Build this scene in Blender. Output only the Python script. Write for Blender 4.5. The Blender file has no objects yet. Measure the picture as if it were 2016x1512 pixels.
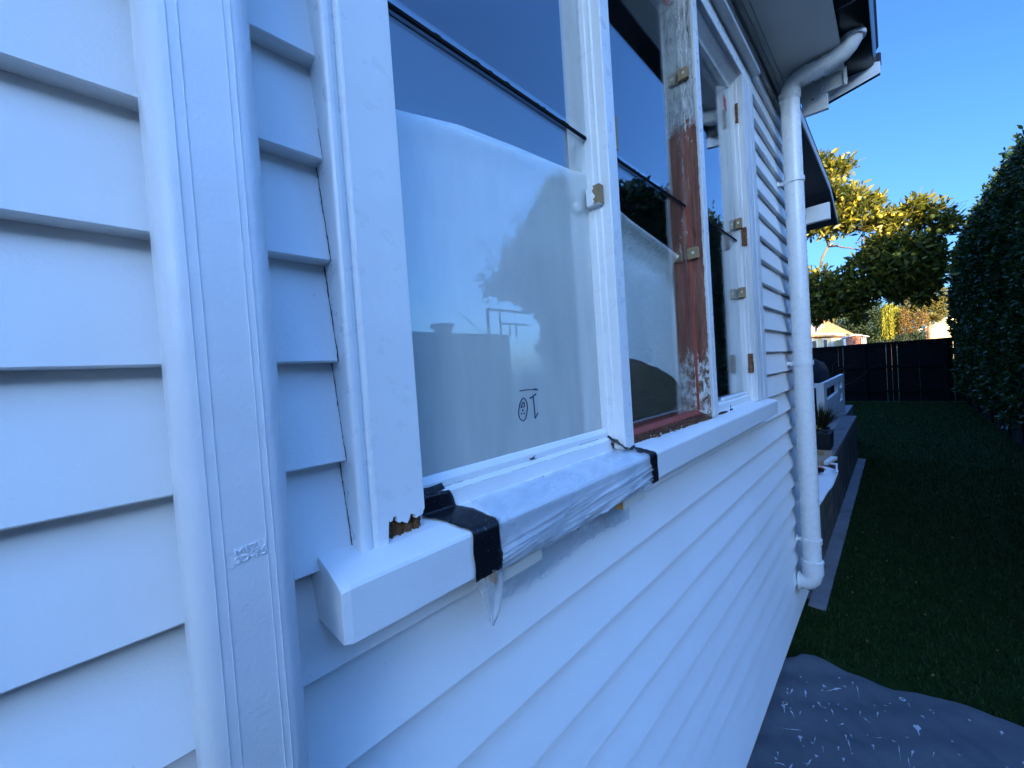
import bpy, math, random
import numpy as np
from mathutils import Matrix, Vector

# ------------------------------------------------------------------ scene scale, camera, sky, sun, exposure
U = 0.8            # whole scene scaled about the camera to get real sizes in metres
EYE = 2.15 * U     # eye height above the lawn
sc = bpy.context.scene
col = sc.collection
rng = np.random.default_rng(7)
random.seed(7)

def W(p):  # most coordinates below come from image pixels, worked out beforehand as plain numbers
    return (U * p[0], U * p[1], U * p[2] + EYE)

YAW, PITCH, ROLL = 0.785706501, 0.0239547666, -0.0672517611
fw = Vector((math.cos(YAW) * math.cos(PITCH), math.sin(YAW) * math.cos(PITCH), -math.sin(PITCH)))
r0 = Vector((math.sin(YAW), -math.cos(YAW), 0)); u0 = r0.cross(fw)
rt = r0 * math.cos(ROLL) + u0 * math.sin(ROLL); up = rt.cross(fw)
cam = bpy.data.cameras.new('camera'); camo = bpy.data.objects.new('camera', cam); col.objects.link(camo)
camo.matrix_world = Matrix(((rt.x, up.x, -fw.x, 0), (rt.y, up.y, -fw.y, 0), (rt.z, up.z, -fw.z, EYE), (0, 0, 0, 1)))
cam.sensor_width = 36; cam.lens = 757 / 2016 * 36; cam.clip_start = 0.02; cam.clip_end = 2000
sc.camera = camo

SUN_EL = math.radians(11); SUN_AZ = math.radians(-124)   # azimuth from +Y towards +X: low sun behind the camera, beyond the added ridge
world = bpy.data.worlds.new('World'); sc.world = world; world.use_nodes = True
wn = world.node_tree.nodes; wl = world.node_tree.links
sky = wn.new('ShaderNodeTexSky'); sky.sky_type = 'NISHITA'; sky.sun_disc = False
sky.sun_elevation = SUN_EL; sky.sun_rotation = SUN_AZ; sky.ozone_density = 4.0; sky.dust_density = 2.5; sky.air_density = 1.0
bal = wn.new('ShaderNodeMix'); bal.data_type = 'RGBA'; bal.blend_type = 'MULTIPLY'; bal.inputs[0].default_value = 1
bal.inputs[7].default_value = (0.515, 0.75, 1.07, 1)      # white balance of the picture
wl.new(sky.outputs[0], bal.inputs[6])
# sky lift added overhead and across the yard to brighten the wall
tc = wn.new('ShaderNodeTexCoord'); sz = wn.new('ShaderNodeSeparateXYZ'); wl.new(tc.outputs['Generated'], sz.inputs[0])
zenith_lift = wn.new('ShaderNodeMapRange'); zenith_lift.interpolation_type = 'SMOOTHSTEP'; zenith_lift.inputs[1].default_value = .66; zenith_lift.inputs[2].default_value = .97
zenith_lift.inputs[3].default_value = 0.0; zenith_lift.inputs[4].default_value = 2.6; wl.new(sz.outputs[2], zenith_lift.inputs[0])
side = wn.new('ShaderNodeMapRange'); side.interpolation_type = 'SMOOTHSTEP'; side.inputs[1].default_value = -.16; side.inputs[2].default_value = -.80
side.inputs[3].default_value = 0.67; side.inputs[4].default_value = 1.85; wl.new(sz.outputs[1], side.inputs[0])
vadd = wn.new('ShaderNodeMath'); vadd.operation = 'ADD'; wl.new(zenith_lift.outputs[0], vadd.inputs[0]); wl.new(side.outputs[0], vadd.inputs[1])
vm = wn.new('ShaderNodeVectorMath'); vm.operation = 'SCALE'; wl.new(bal.outputs[2], vm.inputs[0]); wl.new(vadd.outputs[0], vm.inputs['Scale'])
wl.new(vm.outputs[0], wn['Background'].inputs[0])
wn['Background'].inputs[1].default_value = 0.15
sun = bpy.data.lights.new('sun', 'SUN'); sun.energy = 4.2; sun.angle = math.radians(0.5); sun.color = (1.0, 0.76, 0.40)
suno = bpy.data.objects.new('sun', sun); col.objects.link(suno)
sdir = Vector((math.sin(SUN_AZ) * math.cos(SUN_EL), math.cos(SUN_AZ) * math.cos(SUN_EL), math.sin(SUN_EL)))
suno.rotation_euler = sdir.to_track_quat('Z', 'Y').to_euler(); suno.location = (0, 0, 30)
vs = sc.view_settings
vs.view_transform = 'Standard'; vs.look = 'None'; vs.gamma = 1; vs.use_curve_mapping = False; vs.exposure = 2.18
sc.cycles.max_bounces = 8; sc.cycles.transparent_max_bounces = 16; sc.cycles.use_denoising = True

# ------------------------------------------------------------------ materials
def new_mat(name, base=(.8, .8, .8), rough=.5, spec=.5, metal=0):
    m = bpy.data.materials.new(name); m.use_nodes = True
    b = m.node_tree.nodes['Principled BSDF']
    b.inputs['Base Color'].default_value = (*base, 1); b.inputs['Roughness'].default_value = rough
    b.inputs['Specular IOR Level'].default_value = spec; b.inputs['Metallic'].default_value = metal
    return m

class NT:
    """small node-building helper"""
    def __init__(s, m):
        s.m = m; s.t = m.node_tree; s.n = s.t.nodes; s.l = s.t.links; s.b = s.n['Principled BSDF']
        s.pos = s.n.new('ShaderNodeNewGeometry').outputs['Position']
    def mapping(s, scale=(1, 1, 1)):
        q = s.n.new('ShaderNodeMapping'); q.inputs['Scale'].default_value = scale; s.l.new(s.pos, q.inputs[0]); return q.outputs[0]
    def noise(s, scale, detail=4, rough=.6, vec=None, dist=0):
        q = s.n.new('ShaderNodeTexNoise'); q.inputs['Scale'].default_value = scale; q.inputs['Detail'].default_value = detail
        q.inputs['Roughness'].default_value = rough; q.inputs['Distortion'].default_value = dist
        s.l.new(vec if vec is not None else s.pos, q.inputs['Vector']); return q.outputs[0]
    def ramp(s, fac, stops):
        q = s.n.new('ShaderNodeValToRGB'); e = q.color_ramp.elements
        while len(e) < len(stops): e.new(.5)
        for i, (p, c) in enumerate(stops):
            e[i].position = p; e[i].color = (*c, 1) if not isinstance(c, (int, float)) else (c, c, c, 1)
        s.l.new(fac, q.inputs[0]); return q.outputs[0]
    def mix(s, fac, a, b):
        q = s.n.new('ShaderNodeMix'); q.data_type = 'RGBA'
        for v, i in ((fac, 0), (a, 6), (b, 7)):
            if isinstance(v, (int, float)): q.inputs[i].default_value = v
            elif isinstance(v, tuple): q.inputs[i].default_value = (*v, 1)
            else: s.l.new(v, q.inputs[i])
        return q.outputs[2]
    def math(s, op, a, b=0, c=None):
        q = s.n.new('ShaderNodeMath'); q.operation = op
        for i, v in enumerate((a, b, c)):
            if v is None: continue
            if isinstance(v, (int, float)): q.inputs[i].default_value = v
            else: s.l.new(v, q.inputs[i])
        return q.outputs[0]
    def xyz(s):
        q = s.n.new('ShaderNodeSeparateXYZ'); s.l.new(s.pos, q.inputs[0]); return q.outputs
    def bump(s, h, strength=.3, dist=.002, prev=None):
        q = s.n.new('ShaderNodeBump'); q.inputs['Strength'].default_value = strength; q.inputs['Distance'].default_value = dist
        s.l.new(h, q.inputs['Height'])
        if prev is not None: s.l.new(prev, q.inputs['Normal'])
        s.l.new(q.outputs[0], s.b.inputs['Normal']); return q.outputs[0]
    def color(s, c): s.l.new(c, s.b.inputs['Base Color'])
    def rough(s, c): s.l.new(c, s.b.inputs['Roughness'])

def paint(name, base, rough, stipple=.35, dirt=.06, grain=0, speck=.0):
    m = new_mat(name, base, rough); t = NT(m)
    big = t.noise(1.6, 5, .65); fine = t.noise(260, 3, .6); mid = t.noise(38, 4, .6)
    sp = t.noise(140, 2, .5)
    specks = t.ramp(sp, [(.0, 1.0), (.27, 1.0), (.285, 0.0)]) if False else t.ramp(sp, [(.19, 1.0), (.225, 0.0)])
    c = t.mix(t.ramp(big, [(.35, 0.), (.75, 1.)]), base, tuple(x * (1 - dirt) * k for x, k in zip(base, (1, .99, .96))))
    c = t.mix(t.math('MULTIPLY', specks, speck), c, (.25, .24, .2))
    t.color(c)
    p = t.bump(fine, stipple, .0011)
    p = t.bump(mid, .34, .0025, p); p = t.bump(t.noise(5, 3, .5, t.mapping((.5, 1, 1.6))), .35, .012, p)
    if grain:
        g = t.noise(30, 6, .7, t.mapping((1, 1, 9) if grain == 2 else (.12, 1, 1)))
        t.bump(g, .3, .002, p)
    t.rough(t.ramp(mid, [(.3, rough - .06), (.8, rough + .12)]))
    return m

M = {}
M['board'] = paint('weatherboard_paint', (.80, .80, .79), .42, .40, speck=.25)
M['trim'] = paint('trim_enamel', (.82, .82, .81), .30, .22, .04)
M['sill'] = paint('sill_paint', (.80, .80, .79), .38, .5, .09)
M['pipe_paint'] = paint('painted_pipe', (.79, .79, .80), .36, .5, .03)
M['pvc'] = paint('white_pvc', (.80, .80, .80), .28, .12, .05)
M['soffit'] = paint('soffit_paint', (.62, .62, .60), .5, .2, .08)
M['black'] = new_mat('black_metal', (.008, .008, .011), .25)
M['blackgap'] = new_mat('dark_gap', (.012, .012, .014), .9, .1)
M['seam'] = new_mat('grey_sealant', (.22, .2, .19), .6)
M['tile'] = new_mat('dark_roof_tile', (.03, .03, .035), .5)

def glass(name, r0_, fog=0.0):
    m = bpy.data.materials.new(name); m.use_nodes = True; t = m.node_tree; n = t.nodes; l = t.links
    n.clear(); out = n.new('ShaderNodeOutputMaterial')
    lw = n.new('ShaderNodeLayerWeight'); lw.inputs['Blend'].default_value = .5
    p = n.new('ShaderNodeMath'); p.operation = 'POWER'; l.new(lw.outputs['Facing'], p.inputs[0]); p.inputs[1].default_value = 4.0
    q = n.new('ShaderNodeMath'); q.operation = 'MULTIPLY_ADD'; l.new(p.outputs[0], q.inputs[0]); q.inputs[1].default_value = 1 - r0_; q.inputs[2].default_value = r0_
    tr = n.new('ShaderNodeBsdfTransparent'); tr.inputs[0].default_value = (.95, .975, .98, 1)
    gl = n.new('ShaderNodeBsdfGlossy'); gl.inputs['Roughness'].default_value = .0; gl.inputs['Color'].default_value = (.93, .96, 1, 1)
    body = tr.outputs[0]
    if fog:
        geo = n.new('ShaderNodeNewGeometry')
        mp = n.new('ShaderNodeMapping'); mp.inputs['Scale'].default_value = (1, 1, .22); l.new(geo.outputs['Position'], mp.inputs[0])
        nz = n.new('ShaderNodeTexNoise'); nz.inputs['Scale'].default_value = 9; nz.inputs['Detail'].default_value = 5; l.new(mp.outputs[0], nz.inputs[0])
        rp = n.new('ShaderNodeValToRGB'); rp.color_ramp.elements[0].position = .3; rp.color_ramp.elements[0].color = (fog * .6,) * 3 + (1,)
        rp.color_ramp.elements[1].position = .75; rp.color_ramp.elements[1].color = (fog,) * 3 + (1,); l.new(nz.outputs[0], rp.inputs[0])
        sx = n.new('ShaderNodeSeparateXYZ'); l.new(geo.outputs['Position'], sx.inputs[0])
        ln = n.new('ShaderNodeMath'); ln.operation = 'MULTIPLY_ADD'; l.new(sx.outputs[0], ln.inputs[0]); ln.inputs[1].default_value = -.122; l.new(sx.outputs[2], ln.inputs[2])
        q1 = n.new('ShaderNodeMapRange'); q1.inputs[1].default_value = .461 * U + EYE; q1.inputs[2].default_value = .456 * U + EYE; q1.inputs[3].default_value = .03; q1.inputs[4].default_value = .62; l.new(ln.outputs[0], q1.inputs[0])
        q2 = n.new('ShaderNodeMapRange'); q2.inputs[1].default_value = .44 * U + EYE; q2.inputs[2].default_value = .25 * U + EYE; q2.inputs[3].default_value = 0; q2.inputs[4].default_value = .38; l.new(ln.outputs[0], q2.inputs[0])
        mr = n.new('ShaderNodeMath'); mr.operation = 'ADD'; l.new(q1.outputs[0], mr.inputs[0]); l.new(q2.outputs[0], mr.inputs[1])
        mm = n.new('ShaderNodeMath'); mm.operation = 'MULTIPLY'; l.new(rp.outputs[0], mm.inputs[0]); l.new(mr.outputs[0], mm.inputs[1])
        df = n.new('ShaderNodeBsdfTranslucent'); df.inputs[0].default_value = (.75, .77, .78, 1)
        d2 = n.new('ShaderNodeBsdfDiffuse'); d2.inputs[0].default_value = (.90, .89, .80, 1)
        ad = n.new('ShaderNodeMixShader'); ad.inputs[0].default_value = .6; l.new(df.outputs[0], ad.inputs[1]); l.new(d2.outputs[0], ad.inputs[2])
        mf = n.new('ShaderNodeMixShader'); l.new(mm.outputs[0], mf.inputs[0]); l.new(body, mf.inputs[1]); l.new(ad.outputs[0], mf.inputs[2]); body = mf.outputs[0]
    mx = n.new('ShaderNodeMixShader'); l.new(q.outputs[0], mx.inputs[0]); l.new(body, mx.inputs[1]); l.new(gl.outputs[0], mx.inputs[2])
    l.new(mx.outputs[0], out.inputs[0]); return m
M['glass'] = glass('window_glass', .07)
M['fogged'] = glass('fogged_glass', .10, .74)

def wood(name, c1, c2, c3, scale=30, vertical=True, rough=.8, depth=.006):
    m = new_mat(name, c1, rough, .2); t = NT(m)
    g = t.noise(scale, 7, .7, t.mapping((1, 1, .14) if vertical else (.14, 1, 1)), 1.2)
    f = t.noise(scale * 5, 4, .6, t.mapping((1, 1, .1) if vertical else (.1, 1, 1)))
    c = t.ramp(g, [(.3, c1), (.5, c2), (.7, c3)]); c = t.mix(t.math('MULTIPLY', f, .5), c, c1)
    t.color(c); p = t.bump(g, .8, depth); t.bump(f, .5, depth * .4, p); return m
M['rot'] = wood('rotten_timber', (.05, .02, .009), (.22, .10, .045), (.38, .20, .10), 55)
M['rot_flat'] = wood('crumbled_timber', (.03, .013, .009), (.12, .052, .03), (.26, .15, .10), 60, False, .9, .01)
M['new_timber'] = wood('new_timber', (.42, .22, .08), (.52, .29, .11), (.60, .36, .16), 24)
M['ply'] = wood('plywood', (.24, .165, .085), (.31, .22, .12), (.36, .26, .15), 18)
M['cream_board'] = new_mat('cream_board', (.62, .58, .5), .6)
M['primer'] = wood('red_primer', (.24, .045, .032), (.32, .07, .048), (.38, .10, .07), 14, True, .55, .001)
M['screw'] = new_mat('steel_screw', (.8, .78, .72), .3, .5, 1)

def weathered():
    """flaking paint over red-brown timber: bare in a band below the upper third"""
    m = new_mat('flaking_paint', (.5, .5, .5), .75, .3); t = NT(m); x = t.xyz()
    z = t.math('DIVIDE', t.math('SUBTRACT', x[2], EYE), U)
    jag = t.noise(26, 5, .7, t.mapping((1, 1, .35)))
    crack = t.noise(70, 6, .75, t.mapping((1, 1, .22)), 1.5)
    flake = t.noise(60, 8, .8, t.mapping((1, 1, .5)), .6)
    woodc = t.ramp(t.noise(45, 6, .7, t.mapping((1, 1, .1)), 1), [(.28, (.045, .015, .010)), (.42, (.15, .055, .034)), (.56, (.22, .09, .058)), (.75, (.34, .17, .12))])
    greyp = t.ramp(crack, [(.32, (.04, .035, .03)), (.44, (.30, .30, .28)), (.62, (.56, .56, .54))])
    low = t.ramp(flake, [(.36, (.05, .03, .02)), (.46, (.22, .14, .10)), (.54, (.62, .62, .60))])
    zj = t.math('ADD', z, t.math('ADD', t.math('MULTIPLY', t.math('SUBTRACT', jag, .5), .34), t.math('MULTIPLY', t.math('SUBTRACT', flake, .5), .30)))
    upm = t.math('GREATER_THAN', zj, 1.02); lowm = t.math('LESS_THAN', zj, .015)
    yy = t.math('ADD', t.math('DIVIDE', x[1], U), t.math('MULTIPLY', t.math('SUBTRACT', flake, .5), .016))
    edge = t.math('LESS_THAN', yy, .5755)
    spots = t.ramp(t.noise(24, 7, .75, t.mapping((1, 1, .25)), .5), [(.64, 0.), (.66, 1.)])
    woodc = t.mix(spots, woodc, (.50, .47, .43))
    c = t.mix(upm, woodc, greyp); c = t.mix(lowm, c, low)
    c = t.mix(edge, c, t.ramp(crack, [(.30, (.08, .05, .04)), (.40, (.6, .6, .58))]))
    t.color(c); p = t.bump(crack, .7, .004); t.bump(flake, .6, .005, p); return m
M['weathered'] = weathered()

def worn_white():
    """old brushed enamel with grey wear streaks"""
    m = new_mat('worn_enamel', (.6, .6, .6), .5); t = NT(m)
    s1 = t.noise(40, 6, .65, t.mapping((1, 1, .06))); s2 = t.noise(120, 4, .6, t.mapping((1, 1, .2)))
    t.color(t.ramp(s1, [(.3, (.50, .50, .49)), (.55, (.70, .70, .69)), (.8, (.78, .78, .77))])); t.bump(s2, .35, .001); return m
M['worn'] = worn_white()

def tape():
    m = new_mat('black_cloth_tape', (.006, .006, .009), .33, .4); t = NT(m)
    f = t.noise(420, 2, .5); d = t.noise(240, 2, .5)
    t.color(t.mix(t.ramp(d, [(.66, 0.), (.72, .5)]), (.006, .006, .009), (.2, .22, .26)))
    p = t.bump(f, .3, .0008); t.bump(t.noise(28, 3, .6), .35, .004, p); return m
M['tape'] = tape()

def film(name, opac, tint=(.78, .8, .84)):
    m = bpy.data.materials.new(name); m.use_nodes = True; n = m.node_tree.nodes; l = m.node_tree.links
    n.clear(); out = n.new('ShaderNodeOutputMaterial')
    tr = n.new('ShaderNodeBsdfTransparent'); di = n.new('ShaderNodeBsdfDiffuse'); di.inputs[0].default_value = (*tint, 1)
    tl = n.new('ShaderNodeBsdfTranslucent'); tl.inputs[0].default_value = (*tint, 1)
    gl = n.new('ShaderNodeBsdfGlossy'); gl.inputs['Roughness'].default_value = .14; gl.inputs['Color'].default_value = (.97, .98, 1, 1)
    geo = n.new('ShaderNodeNewGeometry')
    nz = n.new('ShaderNodeTexNoise'); nz.inputs['Scale'].default_value = 7; nz.inputs['Detail'].default_value = 3; l.new(geo.outputs['Position'], nz.inputs[0])
    rp = n.new('ShaderNodeMapRange'); rp.inputs[1].default_value = .38; rp.inputs[2].default_value = .62
    rp.inputs[3].default_value = max(0, opac - .16); rp.inputs[4].default_value = min(1, opac + .10); l.new(nz.outputs[0], rp.inputs[0])
    bp = n.new('ShaderNodeBump'); bp.inputs['Strength'].default_value = .25; bp.inputs['Distance'].default_value = .003
    n2 = n.new('ShaderNodeTexNoise'); n2.inputs['Scale'].default_value = 45; l.new(geo.outputs['Position'], n2.inputs[0]); l.new(n2.outputs[0], bp.inputs['Height'])
    for q in (di, gl): l.new(bp.outputs[0], q.inputs['Normal'])
    a = n.new('ShaderNodeMixShader'); a.inputs[0].default_value = .35; l.new(di.outputs[0], a.inputs[1]); l.new(tl.outputs[0], a.inputs[2])
    b = n.new('ShaderNodeMixShader'); l.new(rp.outputs[0], b.inputs[0]); l.new(tr.outputs[0], b.inputs[1]); l.new(a.outputs[0], b.inputs[2])
    fr = n.new('ShaderNodeLayerWeight'); fr.inputs[0].default_value = .25
    c = n.new('ShaderNodeMixShader'); l.new(fr.outputs['Fresnel'], c.inputs[0]); l.new(b.outputs[0], c.inputs[1]); l.new(gl.outputs[0], c.inputs[2])
    l.new(c.outputs[0], out.inputs[0]); return m
M['film'] = film('clear_polythene', .42, (.96, .97, .98))
M['film_thin'] = film('thin_polythene', .26, (.93, .95, .97))
M['dust'] = new_mat('white_dust_sheet', (.92, .91, .84), .6)
M['room'] = new_mat('room_plaster', (.42, .42, .42), .9)
M['ink'] = new_mat('marker_ink', (.005, .012, .05), .5)
M['stick'] = new_mat('red_sticker', (.55, .09, .06), .5)

def rough_ground(name, c1, c2, c3, s=6, rough=.95, bump=.02, spec=.1):
    m = new_mat(name, c1, rough, spec); t = NT(m); a = t.noise(s, 8, .7); b = t.noise(s * 9, 4, .6)
    t.color(t.mix(t.math('MULTIPLY', b, .6), t.ramp(a, [(.3, c1), (.5, c2), (.72, c3)]), c1)); t.bump(b, .6, bump); return m
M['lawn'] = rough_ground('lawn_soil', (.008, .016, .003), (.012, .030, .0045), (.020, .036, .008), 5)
M['concrete'] = rough_ground('mown_edge_concrete', (.13, .13, .135), (.20, .20, .21), (.26, .26, .27), 4, .9, .004)
M['bounce_slab'] = rough_ground('dark_bounce_slab', (.03, .03, .03), (.038, .038, .036), (.045, .045, .045), 3, .9, .003)  # dark surface of the unseen slab added to control bounce light
M['block'] = rough_ground('stained_concrete_block', (.07, .072, .07), (.14, .14, .135), (.23, .225, .215), 3.5, .9, .01)
M['terrace'] = rough_ground('terrace_slab', (.12, .12, .13), (.2, .2, .21), (.25, .25, .26), 3, .9, .006)
M['fence'] = rough_ground('dark_stained_fence', (.006, .006, .008), (.010, .009, .010), (.016, .013, .013), 5, .8, .004)
M['cloth'] = rough_ground('grey_drop_cloth', (.065, .075, .09), (.085, .095, .11), (.11, .12, .135), 4, .75, .004, .3)
M['splat'] = rough_ground('dried_white_paint', (.30, .33, .35), (.48, .52, .54), (.60, .64, .66), 9, .6, .001)
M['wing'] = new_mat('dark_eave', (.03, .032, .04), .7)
M['crate'] = new_mat('black_plastic', (.006, .006, .012), .4)
M['yellow'] = new_mat('yellow_plastic', (.55, .33, .06), .5)
M['orange'] = new_mat('orange_plastic', (.8, .13, .04), .4)
M['card'] = new_mat('raw_board', (.34, .25, .16), .8)
M['cover'] = rough_ground('grey_cover', (.018, .024, .034), (.028, .036, .048), (.04, .05, .062), 4, .6, .004)
M['white'] = new_mat('white_paint', (.75, .76, .78), .5)
M['cream'] = new_mat('cream_stucco', (.72, .60, .36), .9)
M['terracotta'] = rough_ground('terracotta_tiles', (.42, .20, .10), (.52, .27, .15), (.6, .34, .2), 1.5, .9, .05)
M['brick'] = rough_ground('brown_brick', (.24, .10, .08), (.30, .14, .10), (.34, .17, .13), 2, .9, .02)
M['greyroof'] = new_mat('grey_tin_roof', (.35, .33, .33), .5)
M['farwin'] = new_mat('far_window', (.16, .14, .12), .1)
M['bark'] = wood('tree_bark', (.14, .10, .07), (.24, .18, .12), (.34, .26, .18), 14)
M['darkbark'] = new_mat('dark_bark', (.04, .03, .025), .9)

def leaf(name, c1, c2, c3, rough=.45, trans=.25):
    m = bpy.data.materials.new(name); m.use_nodes = True; t = NT(m)
    n = t.n; l = t.l; b = t.b
    a = n.new('ShaderNodeAttribute'); a.attribute_name = 'tone'
    t.color(t.ramp(a.outputs['Fac'], [(0, c1), (.5, c2), (1, c3)]))
    b.inputs['Roughness'].default_value = rough; b.inputs['Specular IOR Level'].default_value = .35
    tl = n.new('ShaderNodeBsdfTranslucent'); rp = t.ramp(a.outputs['Fac'], [(0, c1), (.5, c2), (1, c3)]); l.new(rp, tl.inputs[0])
    mx = n.new('ShaderNodeMixShader'); mx.inputs[0].default_value = trans
    l.new(b.outputs[0], mx.inputs[1]); l.new(tl.outputs[0], mx.inputs[2]); l.new(mx.outputs[0], n['Material Output'].inputs[0]); return m
M['hedge'] = leaf('hedge_leaves', (.013, .034, .006), (.024, .058, .010), (.060, .10, .022), .4, .15)
M['lemonleaf'] = leaf('citrus_leaves', (.045, .065, .011), (.15, .16, .026), (.44, .37, .05), .4, .35)
M['lemon'] = new_mat('lemon_skin', (.72, .50, .05), .45)
M['willow'] = leaf('weeping_foliage', (.16, .17, .02), (.30, .30, .03), (.42, .38, .06), .7, .3)
M['olive'] = leaf('olive_foliage', (.09, .09, .018), (.17, .16, .035), (.27, .21, .07), .7, .3)
M['darktree'] = leaf('dark_foliage', (.012, .025, .012), (.025, .045, .02), (.06, .09, .035), .7, .2)
M['rust'] = leaf('rusty_foliage', (.12, .07, .02), (.22, .13, .04), (.30, .22, .06), .7, .3)
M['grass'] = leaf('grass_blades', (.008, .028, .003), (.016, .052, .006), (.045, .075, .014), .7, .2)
M['tussock'] = leaf('tussock_blades', (.03, .035, .012), (.06, .06, .02), (.11, .10, .04), .7, .2)

# ------------------------------------------------------------------ mesh building
ORG = {}
def thing(name, label, cat, base, group=None):
    o = bpy.data.objects.new(name, None); col.objects.link(o); o.location = W(base); o.empty_display_size = .1
    o['label'] = label; o['category'] = cat
    if group: o['group'] = group
    ORG[o] = W(base); return o
def tag(o, label=None, cat=None, group=None, kind=None):
    for k, v in (('label', label), ('category', cat), ('group', group), ('kind', kind)):
        if v: o[k] = v
    return o

class MB:
    def __init__(s): s.v = []; s.f = []
    def add(s, vs_, fs_):
        k = len(s.v); s.v += [tuple(p) for p in vs_]; s.f += [tuple(i + k for i in f) for f in fs_]; return s
    def box(s, x0, x1, y0, y1, z0, z1):
        p = [(x, y, z) for x in (x0, x1) for y in (y0, y1) for z in (z0, z1)]
        return s.add(p, [(0, 1, 3, 2), (4, 6, 7, 5), (0, 4, 5, 1), (2, 3, 7, 6), (0, 2, 6, 4), (1, 5, 7, 3)])
    def prism(s, poly, axis, a, b):
        """poly in the two other axes (order x,y,z without axis)"""
        def mk(q, t):
            q = list(q); q.insert(axis, t); return tuple(q)
        n = len(poly); p = [mk(q, a) for q in poly] + [mk(q, b) for q in poly]
        return s.add(p, [tuple(range(n)), tuple(range(2 * n - 1, n - 1, -1))] + [(i, i + n, (i + 1) % n + n, (i + 1) % n) for i in range(n)])
    def tube(s, path, r, n=16, cap=True):
        path = [Vector(p) for p in path]; rs = r if isinstance(r, (list, tuple)) else [r] * len(path)
        rings = []; ref = None
        for i, p in enumerate(path):
            d = (path[min(i + 1, len(path) - 1)] - path[max(i - 1, 0)]).normalized()
            if ref is None: ref = Vector((1, 0, 0)) if abs(d.x) < .9 else Vector((0, 1, 0))
            a = (ref - d * ref.dot(d)).normalized(); ref = a; b = d.cross(a)
            rings.append([tuple(p + (a * math.cos(2 * math.pi * k / n) + b * math.sin(2 * math.pi * k / n)) * rs[i]) for k in range(n)])
        vs_ = [q for g in rings for q in g]
        fs_ = [(i * n + k, i * n + (k + 1) % n, (i + 1) * n + (k + 1) % n, (i + 1) * n + k) for i in range(len(path) - 1) for k in range(n)]
        if cap: fs_ += [tuple(range(n - 1, -1, -1)), tuple((len(path) - 1) * n + k for k in range(n))]
        return s.add(vs_, fs_)
    def grid(s, fn, nu, nv):
        vs_ = [fn(i / nu, j / nv) for i in range(nu + 1) for j in range(nv + 1)]
        return s.add(vs_, [(i * (nv + 1) + j, (i + 1) * (nv + 1) + j, (i + 1) * (nv + 1) + j + 1, i * (nv + 1) + j + 1) for i in range(nu) for j in range(nv)])
    def build(s, name, mat, parent=None, smooth=False, bevel=0, label=None, kind=None):
        org = ORG.get(parent, (0, 0, 0)) if parent is not None else None
        if org is None:
            a = np.array(s.v); c = (a.min(0) + a.max(0)) / 2; c[2] = a[:, 2].min(); org = W(c)
        me = bpy.data.meshes.new(name)
        me.from_pydata([tuple(a - b for a, b in zip(W(p), org)) for p in s.v], [], s.f); me.validate()
        import bmesh
        bm = bmesh.new(); bm.from_mesh(me); bmesh.ops.recalc_face_normals(bm, faces=bm.faces); bm.to_mesh(me); bm.free()
        me.materials.append(M[mat] if isinstance(mat, str) else mat)
        if smooth: me.polygons.foreach_set('use_smooth', [True] * len(me.polygons))
        o = bpy.data.objects.new(name, me); col.objects.link(o); ORG[o] = org
        if parent is not None:
            o.parent = parent
        else: o.location = org
        if bevel:
            q = o.modifiers.new('bevel', 'BEVEL'); q.width = bevel * U; q.segments = 2; q.limit_method = 'ANGLE'; q.angle_limit = .6
        if smooth == 'auto':
            q = o.modifiers.new('split', 'EDGE_SPLIT'); q.split_angle = math.radians(32)
        if label: o['label'] = label
        if kind: o['kind'] = kind
        return o

def fast_mesh(name, verts, nper, mat, parent=None, tone=None, kind=None):
    """many equal polygons of nper corners at once; verts (N*nper,3) before scaling about the camera"""
    v = np.asarray(verts, dtype=np.float64) * U; v[:, 2] += EYE
    org = ORG[parent] if parent is not None else tuple((v.min(0) + v.max(0)) / 2 * np.array([1, 1, 0]) + np.array([0, 0, v[:, 2].min()]))
    v -= np.array(org); n = len(v) // nper
    me = bpy.data.meshes.new(name); me.vertices.add(len(v)); me.vertices.foreach_set('co', v.astype(np.float32).ravel())
    me.loops.add(len(v)); me.loops.foreach_set('vertex_index', np.arange(len(v), dtype=np.int32))
    me.polygons.add(n); me.polygons.foreach_set('loop_start', np.arange(0, len(v), nper, dtype=np.int32))
    me.polygons.foreach_set('loop_total', np.full(n, nper, dtype=np.int32)); me.update(calc_edges=True)
    if tone is not None:
        a = me.attributes.new('tone', 'FLOAT', 'POINT'); a.data.foreach_set('value', np.repeat(tone, nper).astype(np.float32))
    me.materials.append(M[mat]); o = bpy.data.objects.new(name, me); col.objects.link(o); ORG[o] = org
    if parent is not None: o.parent = parent
    else: o.location = org
    if kind: o['kind'] = kind
    return o

def leaf_verts(c, size, aspect=.45, droop=0., out=None, spread=1.0):
    """diamond leaves with six corners, random orientation biased to 'out'"""
    n = len(c); d = rng.normal(size=(n, 3)) * spread
    if out is not None: d += out
    d[:, 2] -= droop; d /= np.linalg.norm(d, axis=1)[:, None]
    s = np.cross(d, rng.normal(size=(n, 3))); s /= np.linalg.norm(s, axis=1)[:, None]
    L = size[:, None]; w = L * aspect * .5; nn = np.cross(d, s)
    P = [c, c + d * L * .28 + s * w * .85, c + d * L * .62 + s * w * .9 - nn * L * .03, c + d * L, c + d * L * .62 - s * w * .9 - nn * L * .03, c + d * L * .28 - s * w * .85]
    return np.stack(P, 1).reshape(-1, 3)

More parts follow.
